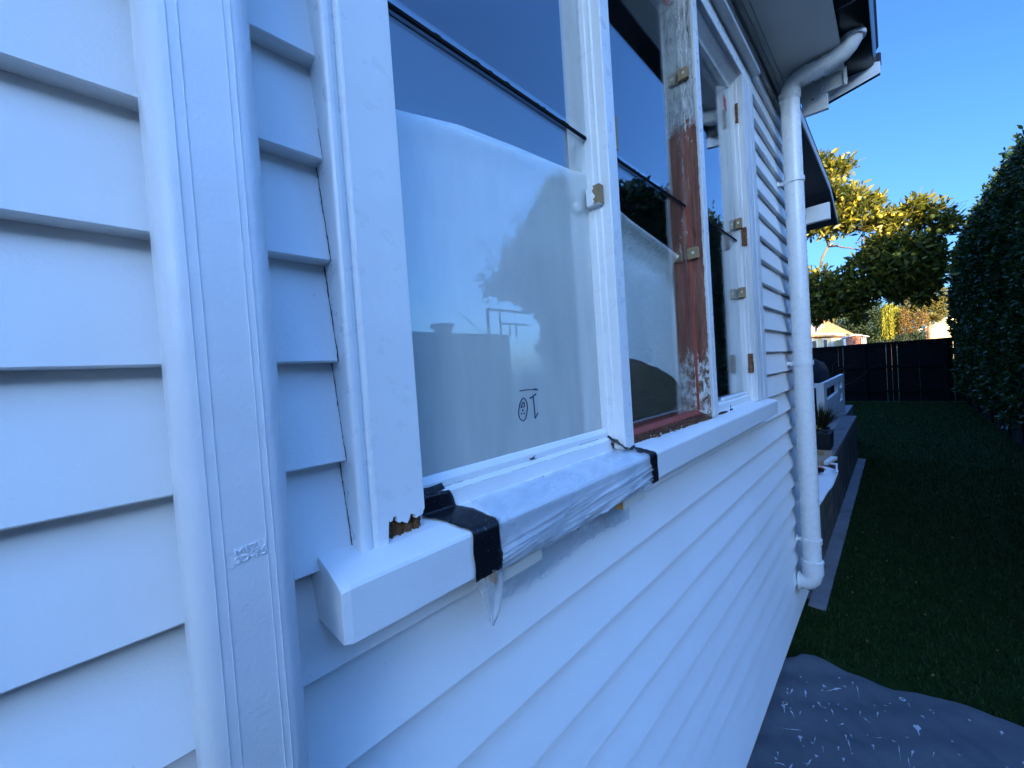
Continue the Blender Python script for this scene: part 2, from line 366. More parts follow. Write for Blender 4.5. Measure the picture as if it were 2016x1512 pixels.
def blob_points(cx, cy, cz, rx, ry, rz, n, shell=.55):
    d = rng.normal(size=(n, 3)); d /= np.linalg.norm(d, axis=1)[:, None]
    r = shell + (1 - shell) * rng.random(n) ** .6
    lump = 1 + .22 * np.sin(d[:, 0] * 5 + cx * 7) * np.sin(d[:, 2] * 6 + cz * 5) + .12 * rng.normal(size=n)
    return np.array([cx, cy, cz]) + d * (r * lump)[:, None] * np.array([rx, ry, rz]), d

# ================================================================== THE HOUSE
NOSE = lambda k: .0375 + .152 * k
house = thing('weatherboard_house', 'white weatherboard house whose three-light window is stripped for repair', 'house', (0, .6, -2.15))
mb = MB()
def board(x0, x1, zn, top):
    e = random.uniform(-.0006, .0006)
    d = .6288 if zn > -.3 else .6480
    mb.prism([(.602 + e, zn), (.600 + e, zn + .0022), (d, zn + .152), (d + .0010, top), (.665, top), (.665, zn)], 0, x0, x1)
for k in range(-14, 14):
    z = max(NOSE(k), -2.07); top = min(NOSE(k) + .158, 2.128)
    if z > -.30 and z < 1.60: board(-6, .2325, z, top); board(2.7885, 4.1, z, top)
    elif z > 1.60 and z < 1.70: board(-6, .2325, z, top); board(2.7885, 4.1, z, top)
    else: board(-6, 4.1, z, top)
mb.box(.2325, 2.7885, .629, .655, 1.60, 1.72)
mb.build('weatherboards', 'board', house)
b = MB(); b.box(-6, 4.098, .603, .65, -2.085, -2.071); b.build('bottom_trim', 'new_timber', house)
b = MB(); b.box(4.08, 4.12, .63, 6, -2.07, 2.12); b.box(-6, 4.08, .8, 6, -2.15, -2.09); b.build('end_wall', 'board', house)

# hairline cracks between boards and window casing
cr = MB()
def ribbon(pts, w):
    for i in range(len(pts) - 1):
        a, c = pts[i], pts[i + 1]
        wa = w * random.uniform(.3, 1.2); wb = w * random.uniform(.3, 1.2)
        cr.add([(a[0] - wa, a[1], a[2]), (a[0] + wa, a[1], a[2]), (c[0] + wb, c[1], c[2]), (c[0] - wb, c[1], c[2])], [(0, 1, 2, 3)])
for k in range(-2, 4):
    zn = NOSE(k); pts = []
    for i in range(19):
        t = i / 18; z = zn + .152 * t
        if z > .40 or (k == 3 and t > .2): break
        y = .600 + .0288 * t
        pts.append((.2298 + random.uniform(-.0006, .0004), y - .0016, z))
    ribbon(pts, .00075 if k < 2 else .0004)
pts = [(.1835 + .047 * i / 14, .5975 - .0005 * i / 14, -.2635 + .004 * i / 14 + random.uniform(-.0008, .0008)) for i in range(15)]
for i in range(14):
    a, c = pts[i], pts[i + 1]; cr.add([(a[0], a[1], a[2] - .0006), (c[0], c[1], c[2] - .0006), (c[0], c[1], c[2] + .0008), (a[0], a[1], a[2] + .0007)], [(0, 1, 2, 3)])
cr.build('paint_crack', 'blackgap', house)

# ---- eaves
b = MB(); b.box(-6, 4.19, .2033, .66, 2.13, 2.15)
b.box(-6, 4.12, .2033, .226, 2.122, 2.1295)
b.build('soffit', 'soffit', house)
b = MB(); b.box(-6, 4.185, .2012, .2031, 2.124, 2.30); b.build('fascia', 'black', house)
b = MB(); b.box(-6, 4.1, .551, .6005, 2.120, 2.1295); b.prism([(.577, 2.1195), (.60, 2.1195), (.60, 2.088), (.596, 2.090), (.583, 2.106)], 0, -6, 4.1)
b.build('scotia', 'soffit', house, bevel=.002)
b = MB(); b.prism([(.2015, 2.172), (.078, 2.168), (.052, 2.178), (.036, 2.205), (.033, 2.315), (.040, 2.315), (.19, 2.315), (.2015, 2.30)], 0, -6, 4.182)
gut = b.build('gutter', 'black', house, smooth='auto')
b = MB()
for x in (.9, 2.1, 3.32):
    b.box(x, x + .006, .05, .20, 2.1645, 2.1675); b.box(x, x + .006, .031, .0328, 2.2, 2.31)
b.box(-6, 3.45, .196, .1985, 2.1665, 2.1695)
b.build('gutter_joint', 'seam', gut)
b = MB()
ridge = (5.2, 5.55); eave = (.02, 2.33)
b.prism([eave, ridge, (10.4, 2.33), (10.4, 2.25), (5.2, 5.45), (.05, 2.29)], 0, -9, 4.25)
b.build('roof', 'tile', house)
b = MB(); b.prism([(.66, 2.12), (.66, 2.6), (5.2, 5.4), (9.8, 2.6), (9.8, 2.12)], 0, 4.06, 4.14); b.build('gable', 'board', house)
b = MB(); b.prism([(.66, 2.12), (.66, 2.6), (5.2, 5.4), (9.8, 2.6), (9.8, 2.12)], 0, -8.1, -8.0); b.box(-8.1, -8, .66, 9.8, -2.15, 2.12); b.box(-8, 9, 9.7, 9.8, -2.15, 2.2); b.build('rear_wall', 'board', house)
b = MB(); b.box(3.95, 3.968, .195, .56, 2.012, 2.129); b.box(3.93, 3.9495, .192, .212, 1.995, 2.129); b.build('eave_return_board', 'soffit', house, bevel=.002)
b = MB(); b.prism([(.34, 2.042), (.0168, 2.10), (.0140, 2.186), (.0448, 2.196), (.062, 2.176), (.34, 2.176)], 0, 4.185, 4.20)
b.build('gutter_end_flashing', 'white', house, bevel=.002)
b = MB(); b.prism([(.34, 2.034), (.0168, 2.092), (.0168, 2.0985), (.34, 2.0405)], 0, 4.18, 4.205); b.box(4.186, 4.22, .0150, .046, 2.198, 2.255); b.box(4.19, 4.22, .0085, .0145, 2.17, 2.25); b.build('barge_edge', 'black', house)
# wing of the house further on: a second, set back eave
b = MB(); b.box(4.1, 8.2, 1.15, 1.2, -1.3, 2.25); b.box(8.15, 8.2, 1.2, 9.7, -1.3, 2.25); b.build('wing_wall', 'board', house)
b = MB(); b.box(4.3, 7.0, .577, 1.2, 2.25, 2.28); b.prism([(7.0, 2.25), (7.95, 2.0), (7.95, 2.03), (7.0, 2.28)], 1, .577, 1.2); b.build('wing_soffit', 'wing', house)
b = MB(); b.box(7.0, 7.08, .582, 1.15, 1.868, 2.09); b.build('wing_fascia', 'white', house)
b = MB(); b.box(4.3, 7.0, .565, .577, 2.235, 2.33); b.prism([(7.0, 2.235), (7.95, 1.985), (7.95, 2.06), (7.0, 2.33)], 1, .565, .577); b.build('wing_gutter', 'greyroof', house)
b = MB(); b.prism([(.56, 2.34), (5.2, 5.3), (9.8, 2.34)], 0, 4.3, 7.9); b.build('wing_roof', 'tile', house)

# ---- the window
CX0, CX1 = .2305, .340
b = MB()
prof = [(.2305, .66), (.2305, .5755), (.2318, .5715), (.2355, .5688), (.241, .568), (.2465, .5695), (.2492, .5725), (.2505, .5745), (.2520, .5725), (.2540, .5688), (.257, .567), (.3365, .567), (.339, .568), (.340, .5705), (.340, .66)]
prof2 = [p for p in prof if p[0] < .2561] + [(.2575, .5672), (.2575, .66)]
b.prism(prof2, 2, -.262, 1.6195)
notch = [(.2575, -.262), (.2575, 1.6195), (.340, 1.6195), (0.3402, -0.2130), (0.3372, -0.2177), (0.3359, -0.2222), (0.3300, -0.2233), (0.3225, -0.2252), (0.3217, -0.2177), (0.3135, -0.2156), (0.3109, -0.2228), (0.3065, -0.2287), (0.3010, -0.2255), (0.2977, -0.2227), (0.2925, -0.2237), (0.2892, -0.2205), (0.2891, -0.2120), (0.2835, -0.2110), (0.2814, -0.2168), (0.2770, -0.2177), (0.2759, -0.2138), (0.2740, -0.2300), (.2722, -.2520), (.2712, -.262)]
b.prism(notch, 1, .567, .578); b.box(.2585, .3395, .5785, .66, -.19, 1.619)
window = b.build('window_frame', 'trim', house, bevel=.0006)
# jagged rotten wood in the notch
def rotfn(u, v):
    x = .2625 + .0765 * u; z = -.262 + .060 * v
    d = .572 + .010 * (math.sin(x * 900) * .35 + math.sin(x * 410 + 1) * .5) * .5 + random.uniform(-.0022, .0022) + .004 * (1 - v)
    return (x, d + .007, z)
b = MB(); b.grid(rotfn, 60, 16); b.box(.2626, .3385, .592, .658, -.262, -.19); b.build('rotten_wood', 'rot', window, label='brown rotten wood exposed at the foot of the casing')
# sill
SP = [(.655, -.345), (.5225, -.345), (.5205, -.343), (.5198, -.270), (.5225, -.2648), (.528, -.2622), (.567, -.2505), (.603, -.2455), (.655, -.2405)]
b = MB(); NX = 46
xs = [.180] + [.180 + .012] + [.2 + (2.80 - .2) * i / NX for i in range(NX + 1)]
rings = []
for i, x in enumerate(xs):
    sh = .0028 if i == 0 else 0
    ring = []
    for (y, z) in SP:
        yy = y; zz = z
        if y < .56: yy += sh + .0006 * math.sin(x * 31) * math.sin(z * 60)
        if i == 0 and y < .6: zz += -.003 if z > -.3 else .003
        ring.append((x, yy, zz))
    rings.append(ring)
n = len(SP); vv = [p for g in rings for p in g]
ff = [(i * n + k, i * n + (k + 1) % n, (i + 1) * n + (k + 1) % n, (i + 1) * n + k) for i in range(len(xs) - 1) for k in range(n)]
b.add(vv, ff + [tuple(range(n)), tuple((len(xs) - 1) * n + k for k in range(n - 1, -1, -1))])
b.build('sill', 'sill', window, bevel=.0008)
for x0, x1 in ((.3402, 1.0125), (1.8452, 2.5620)):
    b = MB(); b.prism([(.6075, -.2460), (.6082, -.214), (.6195, -.2065), (.6200, -.2045), (.700, -.2045), (.700, -.2460)], 0, x0, x1); b.build('sill_upstand', 'sill', window, bevel=.0008)
# old glazing beads along the foot of the glass
b = MB(); b.prism([(.6196, -.2048), (.6202, -.193), (.627, -.183), (.634, -.1805), (.634, -.2048)], 0, .3402, 1.012); b.build('glazing_bead', 'sill', window, bevel=.0006)
b = MB(); b.prism([(.6115, -.2425), (.6125, -.2225), (.6315, -.2125), (.700, -.2125), (.700, -.2425)], 0, 1.0732, 1.7885); b.build('glazing_bead', 'primer', window, label='red primed bead along the foot of the middle light')
b = MB(); b.prism([(.617, -.2048), (.617, -.198), (.6305, -.188), (.634, -.188), (.634, -.2048)], 0, 2.12, 2.569); b.build('glazing_bead', 'worn', window)
cr = MB()
for x0, x1, y, z, w, p in ((.345, 1.01, .6066, -.2132, .0007, .75), (.345, .70, .6190, -.2052, .0006, .5), (.86, .96, .6190, -.2046, .0012, .95)):
    x = x0
    while x < x1:
        L = random.uniform(.01, .035)
        if random.random() < p: cr.add([(x, y, z), (x + L, y, z + random.uniform(-.0004, .0004)), (x + L, y - .0006, z + w), (x, y - .0006, z + w * random.uniform(.4, 1))], [(0, 1, 2, 3)])
        x += L * 1.08
cr.build('paint_crack', 'blackgap', window)
# mullions
def mull(x0, x1, z0, z1, name, mat):
    b = MB()
    b.prism([(x0, .569), (x0 + .002, .567), (x1 - .002, .567), (x1, .569), (x1, .70), (x0 - .006, .70), (x0 - .006, .6185), (x0 - .0035, .6160), (x0 - .0030, .6035), (x0 - .0045, .6020), (x0 - .0045, .5995), (x0 - .0030, .5980), (x0, .5955)], 2, z0, z1)
    return b.build(name, mat, window, bevel=.0006)
m1 = mull(1.020, 1.073, -.243, 1.62, 'mullion', 'trim')
m2 = mull(1.795, 1.845, -.243, 1.62, 'mullion', 'weathered'); m2['label'] = 'old mullion, paint flaking off bare red-brown timber'
b = MB(); b.box(1.7965, 1.8465, .5635, .5670, -.236, 1.617); b.build('mullion_face', 'trim', m2, bevel=.0008)
b = MB(); b.box(1.7862, 1.7888, .6215, .6315, -.212, .684); b.build('primed_strip', 'primer', m2)
# right hand jamb and casing
b = MB()
b.prism([(2.57, .569), (2.572, .567), (2.605, .567), (2.607, .5705), (2.612, .5705), (2.614, .567), (2.70, .567), (2.703, .564), (2.785, .564), (2.79, .567), (2.79, .66), (2.562, .70), (2.562, .6185), (2.5655, .6160), (2.566, .6035), (2.5645, .6020), (2.5645, .5995), (2.566, .5980), (2.57, .5955)], 2, -.247, 1.62)
jamb = b.build('jamb', 'worn', window, bevel=.0006)
def recess(z0, z1, y0, y1):
    b = MB(); N = 9
    L = [(y0 + random.uniform(0, .003), z0 + (z1 - z0) * i / N) for i in range(N + 1)]
    R = [(y1 - random.uniform(0, .003), z1 - (z1 - z0) * i / N) for i in range(N + 1)]
    b.prism(L + R, 0, 2.5605, 2.5700); o = b.build('hinge_recess', 'rot', jamb); o['label'] = 'brown scar of a removed hinge'
    b = MB()
    for t in (.2, .5, .8): b.tube([(2.5598, (y0 + y1) / 2 - .004, z0 + (z1 - z0) * t), (2.5610, (y0 + y1) / 2 - .004, z0 + (z1 - z0) * t)], .0028, 8)
    b.build('screw_hole', 'blackgap', jamb)
recess(1.352, 1.462, .5935, .6105); recess(.652, .757, .5815, .6105); recess(-.082, .030, .5815, .6105)
# head
b = MB(); b.prism([(.567, 1.62), (.567, 1.70), (.66, 1.70), (.70, 1.60), (.70, 1.566), (.634, 1.568), (.626, 1.578), (.598, 1.602), (.590, 1.610), (.570, 1.617)], 0, .2305, 2.79)
b.build('head', 'trim', window, bevel=.0008)
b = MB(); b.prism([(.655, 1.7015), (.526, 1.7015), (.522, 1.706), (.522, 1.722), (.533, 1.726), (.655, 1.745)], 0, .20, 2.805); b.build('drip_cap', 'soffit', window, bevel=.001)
# panes
def pane(x0, x1, z0, z1, y, mat, edge_low=True, edge_up=False, name='glass_pane'):
    b = MB(); b.box(x0, x1, y, y + .0045, z0, z1); o = b.build(name, mat, window)
    if edge_low:
        e = MB(); e.box(x0, x1, y - .0008, y + .0055, z0 - .0040, z0 + .0030)
        k = x0
        while k < x1:
            e.box(k, k + random.uniform(.004, .02), y - .0012, y + .003, z0 + .003, z0 + .003 + random.uniform(.0008, .003)); k += random.uniform(.02, .12)
        e.build('glass_edge', 'blackgap', o)
        e = MB(); e.box(x0, x1, y + .0012, y + .003, z0 - .0056, z0 - .0042); e.build('spacer', 'cover', o)
    return o
ZL = .6845
pane(.330, 1.0125, ZL + .004, 1.60, .6315, 'glass'); pane(.330, 1.0125, -.186, ZL + .030, .6395, 'fogged', False)
pane(1.074, 1.7875, ZL + .0065, 1.60, .6325, 'glass'); pane(1.074, 1.7875, -.2145, ZL + .03, .6405, 'glass', False)
pane(1.846, 2.5605, ZL + .0085, 1.60, .6330, 'glass'); pane(1.846, 2.5605, -.200, ZL + .03, .6410, 'glass', False)
# inside
b = MB()
b.box(-3, 4.0, 4.4, 4.45, -2.0, 2.1); b.box(-3.05, -3, .72, 4.4, -2, 2.1); b.box(4.0, 4.05, .72, 4.4, -2, 2.1)
b.box(-3, 4.0, .72, 4.4, -2.05, -2); b.box(-3, 4.0, .72, 4.4, 2.1, 2.12)
b.box(-3, .30, .705, .72, -2, 2.1); b.box(2.6, 4, .705, .72, -2, 2.1); b.box(.30, 2.6, .705, .72, -2, -.21); b.box(.30, 2.6, .705, .72, 1.60, 2.1)
b.build('room_lining', 'room', house)

# ---- downpipes
pipe_near = MB()
def rrect(x0, x1, y0, y1, r, seg=9):
    P = []
    for cx, cy, a0 in ((x1 - r, y0 + r, -90), (x1 - r, y1 - r, 0), (x0 + r, y1 - r, 90), (x0 + r, y0 + r, 180)):
        for i in range(seg + 1):
            a = math.radians(a0 + 90 * i / seg); P.append((cx + r * math.cos(a), cy + r * math.sin(a)))
    return P
px0, px1, py0, py1 = .0285, .1275, .500, .592
P = rrect(px0, px1, py0, py1, .022)
P2 = []
for i, p in enumerate(P):
    q = P[(i + 1) % len(P)]; P2.append(p)
    if math.dist(p, q) > .02:
        P2.append((p[0] + (q[0] - p[0]) * .04, p[1] + (q[1] - p[1]) * .04)); P2.append((p[0] + (q[0] - p[0]) * .96, p[1] + (q[1] - p[1]) * .96))
pipe_near.prism(P2, 2, -2.0, 2.10)
near = pipe_near.build('downpipe', 'pipe_paint', house, smooth=True, label='wide flat painted downpipe close to the camera')
for p_ in near.data.polygons:
    if len(p_.vertices) > 4: p_.use_smooth = False
b = MB()
for x in (.0507, .0603, .0988, .1058): b.prism([(x - .00045, .5003), (x, .4991), (x + .00045, .5003)], 2, -2.0, 2.1)
b.box(.0345, .0362, .5125, .520, -2, 2.1)
b.build('moulded_seam', 'pipe_paint', near)
def emboss(body, x, z, size):
    cu = bpy.data.curves.new('txt', 'FONT'); cu.body = body; cu.size = size * U; cu.extrude = .0011; cu.space_character = 1.15
    t = bpy.data.objects.new('txt', cu); col.objects.link(t)
    bpy.context.view_layer.update()
    me = bpy.data.meshes.new_from_object(t.evaluated_get(bpy.context.evaluated_depsgraph_get())); bpy.data.objects.remove(t)
    o = bpy.data.objects.new('embossed_lettering', me); col.objects.link(o); me.materials.clear(); me.materials.append(M['pipe_paint'])
    me.transform(Matrix.Rotation(math.radians(4), 4, 'Z')); me.transform(Matrix.Rotation(math.radians(90), 4, 'X'))
    w_ = W((x, .4999, z)); g = ORG[house]; me.transform(Matrix.Translation((w_[0] - g[0], w_[1] - g[1], w_[2] - g[2]))); o.parent = near; ORG[o] = g
emboss('MIZU', .0690, -.1725, .0115); emboss('SD-75', .0690, -.1805, .0100)
b = MB(); b.box(.0, .034, .592, .600, -.47, -.44); b.build('pipe_clip', 'seam', near)

FX, FY, FR = 3.68, .507, .0605
b = MB(); b.tube([(FX, FY, -1.66), (FX, FY, -.5), (FX, FY, .6), (FX, FY, 1.96)], FR, 40)
far = b.build('downpipe', 'pvc', house, smooth='auto', label='round white downpipe at the corner of the house')
arc = [(.507, 1.92), (.507, 1.965), (.500, 2.003), (.484, 2.034), (.458, 2.054), (.425, 2.062), (.39, 2.0645)]
b = MB(); b.tube([(FX, y, z) for y, z in arc], .0635, 36); b.build('elbow', 'pvc', far, smooth='auto')
b = MB(); b.tube([(FX, .40, 2.0640), (FX, .27, 2.0665)], .0605, 36); b.build('offset_pipe', 'pvc', far, smooth='auto')
arc2 = [(.30, 2.066), (.262, 2.070), (.228, 2.080), (.196, 2.097), (.170, 2.121), (.152, 2.15), (.143, 2.19)]
b = MB(); b.tube([(FX, y, z) for y, z in arc2], .0628, 36); b.build('elbow', 'pvc', far, smooth='auto')
b = MB(); b.tube([(FX, .507, 1.935), (FX, .507, 1.985)], .0700, 40); b.tube([(FX, .507, 1.928), (FX, .507, 1.9352)], .0665, 40); b.build('collar', 'pvc', far, smooth='auto')
for y in (.418, .402, .305, .290):
    b = MB(); b.tube([(FX, y, 2.0635), (FX, y - .008, 2.0637)], .0700, 36); b.build('collar', 'pvc', far, smooth='auto')
b = MB(); b.tube([(FX, .144, 2.150), (FX, .141, 2.20)], .0715, 36); b.build('collar', 'pvc', far, smooth='auto')
b = MB(); b.tube([(FX, FY, -1.70), (FX, FY, -1.60)], .0690, 40); b.tube([(FX, FY, -1.612), (FX, FY, -1.596)], .0725, 40); b.build('collar', 'pvc', far, smooth='auto')
b = MB(); b.tube([(FX, y, z) for y, z in ((.507, -1.68), (.509, -1.715), (.518, -1.745), (.536, -1.768), (.560, -1.780), (.598, -1.784))], .0635, 36); b.build('shoe_elbow', 'pvc', far, smooth='auto')
b = MB(); b.tube([(FX, .586, -1.784), (FX, .600, -1.784)], .070, 36); b.build('collar', 'pvc', far, smooth='auto')
for z in (1.325, -.060, -1.440):
    b = MB(); b.tube([(FX, FY, z - .017), (FX, FY, z + .017)], .0680, 40); b.box(FX - .022, FX - .008, .555, .6005, z - .013, z + .013); b.box(FX - .05, FX + .02, .594, .602, z - .016, z + .016)
    b.tube([(FX - .03, .585, z), (FX - .03, .595, z)], .008, 10)
    b.build('pipe_bracket', 'pvc', far, smooth='auto')

# ================================================================== THINGS ON THE WINDOW
def packer(name_label, xf, x1, y0, y1, z0, z1, mat, screw=(.5, .5), white=0, grp='plywood blocks holding the glass'):
    t = thing('plywood_block', name_label, 'block', ((xf + x1) / 2, (y0 + y1) / 2, z0), grp)
    b = MB(); b.box(xf, x1, y0, y1, z0, z1); blk = b.build('block', mat, t, bevel=.0008)
    b = MB(); n_ = 4
    for i in range(n_): q = xf + (x1 - xf) * (i + .75) / n_; b.box(q - .0006, q + .0006, y0 - .0003, y0 + .001, z0 + .001, z1 - .001)
    b.build('ply_layer', 'card', blk)
    if screw:
        cy = y0 + (y1 - y0) * screw[0]; cz = z0 + (z1 - z0) * screw[1]
        b = MB(); b.tube([(xf - .0009, cy, cz), (xf + .001, cy, cz)], .0052, 20); sc_ = b.build('screw', 'screw', t, bevel=.0004)
        b = MB(); b.tube([(xf - .0012, cy, cz), (xf - .0006, cy, cz)], .0019, 8); b.build('screw_recess', 'blackgap', sc_)
    if white:
        b = MB(); N = 8
        L = [(y1 - .0005, z0 + .0008 + (z1 - z0 - .0016) * i / N) for i in range(N + 1)]
        R = [(y1 - white * (1 + .16 * math.sin(i * 2.1)), z1 - .0008 - (z1 - z0 - .0016) * i / N) for i in range(N + 1)]
        b.prism(L + R, 0, xf - .0007, xf + .0005); b.box(xf, x1, y0 + .002, y1 - .001, z0 - .0007, z0 + .0005); b.build('paint_patch', 'trim', blk)
    return t
packer('plywood block half covered in white paint on the near white mullion', .995, 1.0185, .588, .633, .480, .534, 'ply', (.48, .42), .023)
packer('plywood block high on the flaking mullion, beside its dark reflection', 1.772, 1.7945, .592, .6315, 1.222, 1.268, 'ply', (.42, .55))
packer('plywood block on the bare red-brown stretch of the mullion', 1.772, 1.7945, .590, .6325, .452, .500, 'ply', (.45, .52))
packer('upper of the two plywood blocks on the far white jamb, above the middle hinge scar', 2.542, 2.5655, .602, .6325, .755, .812, 'ply', (.5, .55))
packer('lower plywood block on the far white jamb, below the middle hinge scar', 2.542, 2.5655, .602, .634, .357, .415, 'ply', (.5, .55))
t = thing('plywood_block', 'thin upright strip of plywood showing beside the near mullion at the glass joint', 'block', (1.095, .615, .69), 'plywood blocks holding the glass')
b = MB(); b.box(1.14, 1.158, .606, .630, .694, .80); k_ = b.build('block', 'ply', t)
b = MB(); b.box(1.1385, 1.142, .6048, .6062, .694, .80); b.box(1.150, 1.154, .6048, .6062, .694, .80); b.build('ply_layer', 'card', k_)

# red stickers on the glass
def sticker(lbl, x0, x1, z0, z1, y):
    b = MB(); b.prism([(x0, z1), (x1, z1 - .012), (x1, z0), (x0, z0 + .014)], 1, y - .0006, y); o = b.build('sticker', 'stick', None)
    tag(o, lbl, 'sticker', 'red stickers on the panes')
    b = MB(); b.box((x0 * .6 + x1 * .4), (x0 * .5 + x1 * .5), y - .0012, y - .0007, (z0 + z1) / 2, (z0 + z1) / 2 + .02); b.build('printed_mark', 'blackgap', o)
sticker('red sticker at the top of the middle pane next to the flaking mullion', 1.655, 1.715, 1.505, 1.575, .6318)
sticker('faint red sticker at the top of the far pane', 2.44, 2.49, 1.40, 1.48, .6322)

# marker writing on the near pane: a bar above an upside-down 10, the 0 drawn as a little face
mk = MB()
def stroke(pts, r=.0011):
    mk.tube([(x, .6390, z) for x, z in pts], r * 1.3, 6)
stroke([(.6634, -.0402), (.6771, -.0391), (.6948, -.0392), (.7129, -.0405), (.7275, -.0421)], .0010); stroke([(.7129, -.0402), (.72, -.0395), (.7275, -.0421)], .0016)
stroke([(.6973, -.0602), (.7059, -.0584), (.7142, -.0547), (.7204, -.0522)], .0015)
stroke([(.7098, -.0587), (.7109, -.0808), (.7117, -.1125), (.7184, -.1054), (.7237, -.0999)], .0012)
stroke([(.6747, -.0577), (.6674, -.0618), (.6604, -.0712), (.6545, -.0875), (.6542, -.0976), (.6581, -.1073), (.6687, -.113), (.6765, -.1097), (.6813, -.0992), (.6859, -.085), (.6854, -.0703), (.68, -.0612), (.6747, -.0577)], .0011)
stroke([(.6731, -.0678), (.6676, -.0728), (.6637, -.0809), (.6701, -.079), (.6757, -.0788), (.6768, -.0746), (.6754, -.0693), (.6731, -.0678)], .0012)
stroke([(.6696, -.0845), (.6696, -.0901)], .0012); stroke([(.6632, -.0927), (.6646, -.0971)], .0011); stroke([(.6718, -.0933), (.6746, -.0966)], .0013)
tag(mk.build('marker_writing', 'ink', None), 'black marker writing on the near pane: a bar over an upside-down 10', 'writing')

# tape over the sill
PATH = [(.6205, -.183), (.6190, -.1925), (.6183, -.204), (.6068, -.2125), (.6060, -.2425), (.5985, -.2440), (.583, -.2455), (.567, -.2485), (.545, -.2550), (.528, -.2603), (.5205, -.2640), (.5175, -.272), (.5172, -.30), (.5172, -.325), (.5172, -.3485)]
def pathpt(t, off=0):
    L = [0]
    for a, c in zip(PATH, PATH[1:]): L.append(L[-1] + math.dist(a, c))
    s_ = t * L[-1]
    for i in range(len(PATH) - 1):
        if s_ <= L[i + 1] + 1e-9:
            f = (s_ - L[i]) / (L[i + 1] - L[i]); y = PATH[i][0] + (PATH[i + 1][0] - PATH[i][0]) * f; z = PATH[i][1] + (PATH[i + 1][1] - PATH[i][1]) * f
            return y, z
    return PATH[-1]
def tape_strip(lbl, xf0, xf1, xb0, xb1, t0, zend):
    def fn(u, v):
        t = t0 + (1 - t0) * v; y, z = pathpt(t)
        k = min(1, max(0, (t - t0) / (.62 - t0)))
        xa = xb0 + (xf0 - xb0) * k; xb = xb1 + (xf1 - xb1) * k
        x = xa + (xb - xa) * u
        w = .0012 * math.sin(u * 5 + v * 9) * (1 - k) + (.0004 * math.sin(x * 300 + v * 40))
        if v > .97: z = zend
        return (x + .0012 * math.sin(v * 23) * (1 if u in (0, 1) else 0), y - .0016 - abs(w) * .5, z + .0016 + w * (1 if t < .6 else 0))
    b = MB(); b.grid(fn, 10, 60); o = b.build('black_tape', 'tape', None, smooth=True)
    s_ = o.modifiers.new('thickness', 'SOLIDIFY'); s_.thickness = .0006
    return tag(o, lbl, 'tape', 'black tape strips over the sill')
tp1 = tape_strip('wide black tape wrapped over the sill beside the rotten casing foot', .3975, .4615, .342, .418, .13, -.3492)
tp2 = tape_strip('narrower black tape wrapped over the sill at the foot of the near mullion', 1.062, 1.110, 1.000, 1.052, .20, -.3492)
# crumpled ends of the tape
def crumple(lbl, x0, x1, y0, y1, z0, z1, o_, nx=9, ny=5, amp=.006):
    g = {}
    def fn(u, v):
        k = (round(u * nx), round(v * ny))
        if k not in g: g[k] = [random.uniform(-amp, amp) for _ in range(3)]
        a = g[k]; e = 1 if 0 < v < 1 else .3
        return (x0 + (x1 - x0) * u + a[0] * .6, y0 + (y1 - y0) * v + a[1] * e, z0 + (z1 - z0) * (v + .12 * math.sin(u * 7)) + a[2] * e)
    b = MB(); b.grid(fn, nx, ny); q = b.build('tape_fold', 'tape', o_)
    s_ = q.modifiers.new('thickness', 'SOLIDIFY'); s_.thickness = .0005
    return q
crumple('', .343, .412, .609, .6190, -.2065, -.1965, tp1, 7, 3, .0014)
crumple('', 1.004, 1.064, .560, .618, -.240, -.205, tp2, 9, 5, .0045)

# polythene sheet between the tapes
t = thing('polythene_sheet', 'clear polythene sheet taped over the sill below the near pane', 'plastic sheet', (.76, .54, -.46))
def filmfn(u, v):
    x = .458 + .606 * u; tt = .30 + .70 * v; y, z = pathpt(min(tt, 1)); front = max(0, min(1, (v - .62) / .1))
    s1 = v - .66
    r = 0
    if s1 > -.10:
        for v0, sl, am, wd in ((.74, .20, .0042, .020), (.80, .30, -.0040, .016), (.86, .22, .0050, .018), (.92, .34, .0046, .014), (.97, .20, -.0040, .018), (1.03, .30, .0052, .020), (1.10, .36, .0048, .014), (1.18, .30, -.0045, .020), (1.25, .40, .0050, .018), (.70, .05, .003, .014), (1.34, .42, .0045, .016)):
            line = v0 - sl * u - .035 * math.sin(u * 3.1 + v0 * 9); r += am * math.exp(-((v - line) / (wd * (1 + .5 * math.sin(u * 9 + v0 * 31)))) ** 2) * max(0, .45 + .65 * math.sin(u * 7.3 + v0 * 23))
        r += .0009 * math.sin((v + .3 * u) * 57 + 2 * math.sin(u * 5)) * math.sin(u * 11)
        r *= min(1, (s1 + .10) / .12)
    lift = .0008 + .0011 * (1 + math.sin(u * 14 + v * 11)) * (1 if v < .6 else 0) + .0006 * math.sin(u * 60 + v * 25)
    return (x, y - .0022 - max(0, front) * (abs(r) * 1.6 + .001), z + lift * (1 - front) + .001 - front * .001)
b = MB(); b.grid(filmfn, 150, 90); b.build('film', 'film', t, smooth=True)
def flapfn(u, v):
    x = .475 + .575 * u
    y = .518 + .072 * min(1, v * 2.2) ** 1.3; z = -.3475 - .108 * v - .008 * math.sin(u * 7) * v
    if z < -.42: y = min(y, .5935 + (z + .42) * -.02)
    c = .0025 * math.sin(u * 70 + v * 9) * v + .0018 * math.sin(u * 31 - v * 22) + (.003 * random.uniform(-1, 1) if v > .86 else 0)
    return (x, y - abs(c) - .002, z + c * .5)
b = MB(); b.grid(flapfn, 110, 26); b.build('hanging_flap', 'film_thin', t, smooth=True)
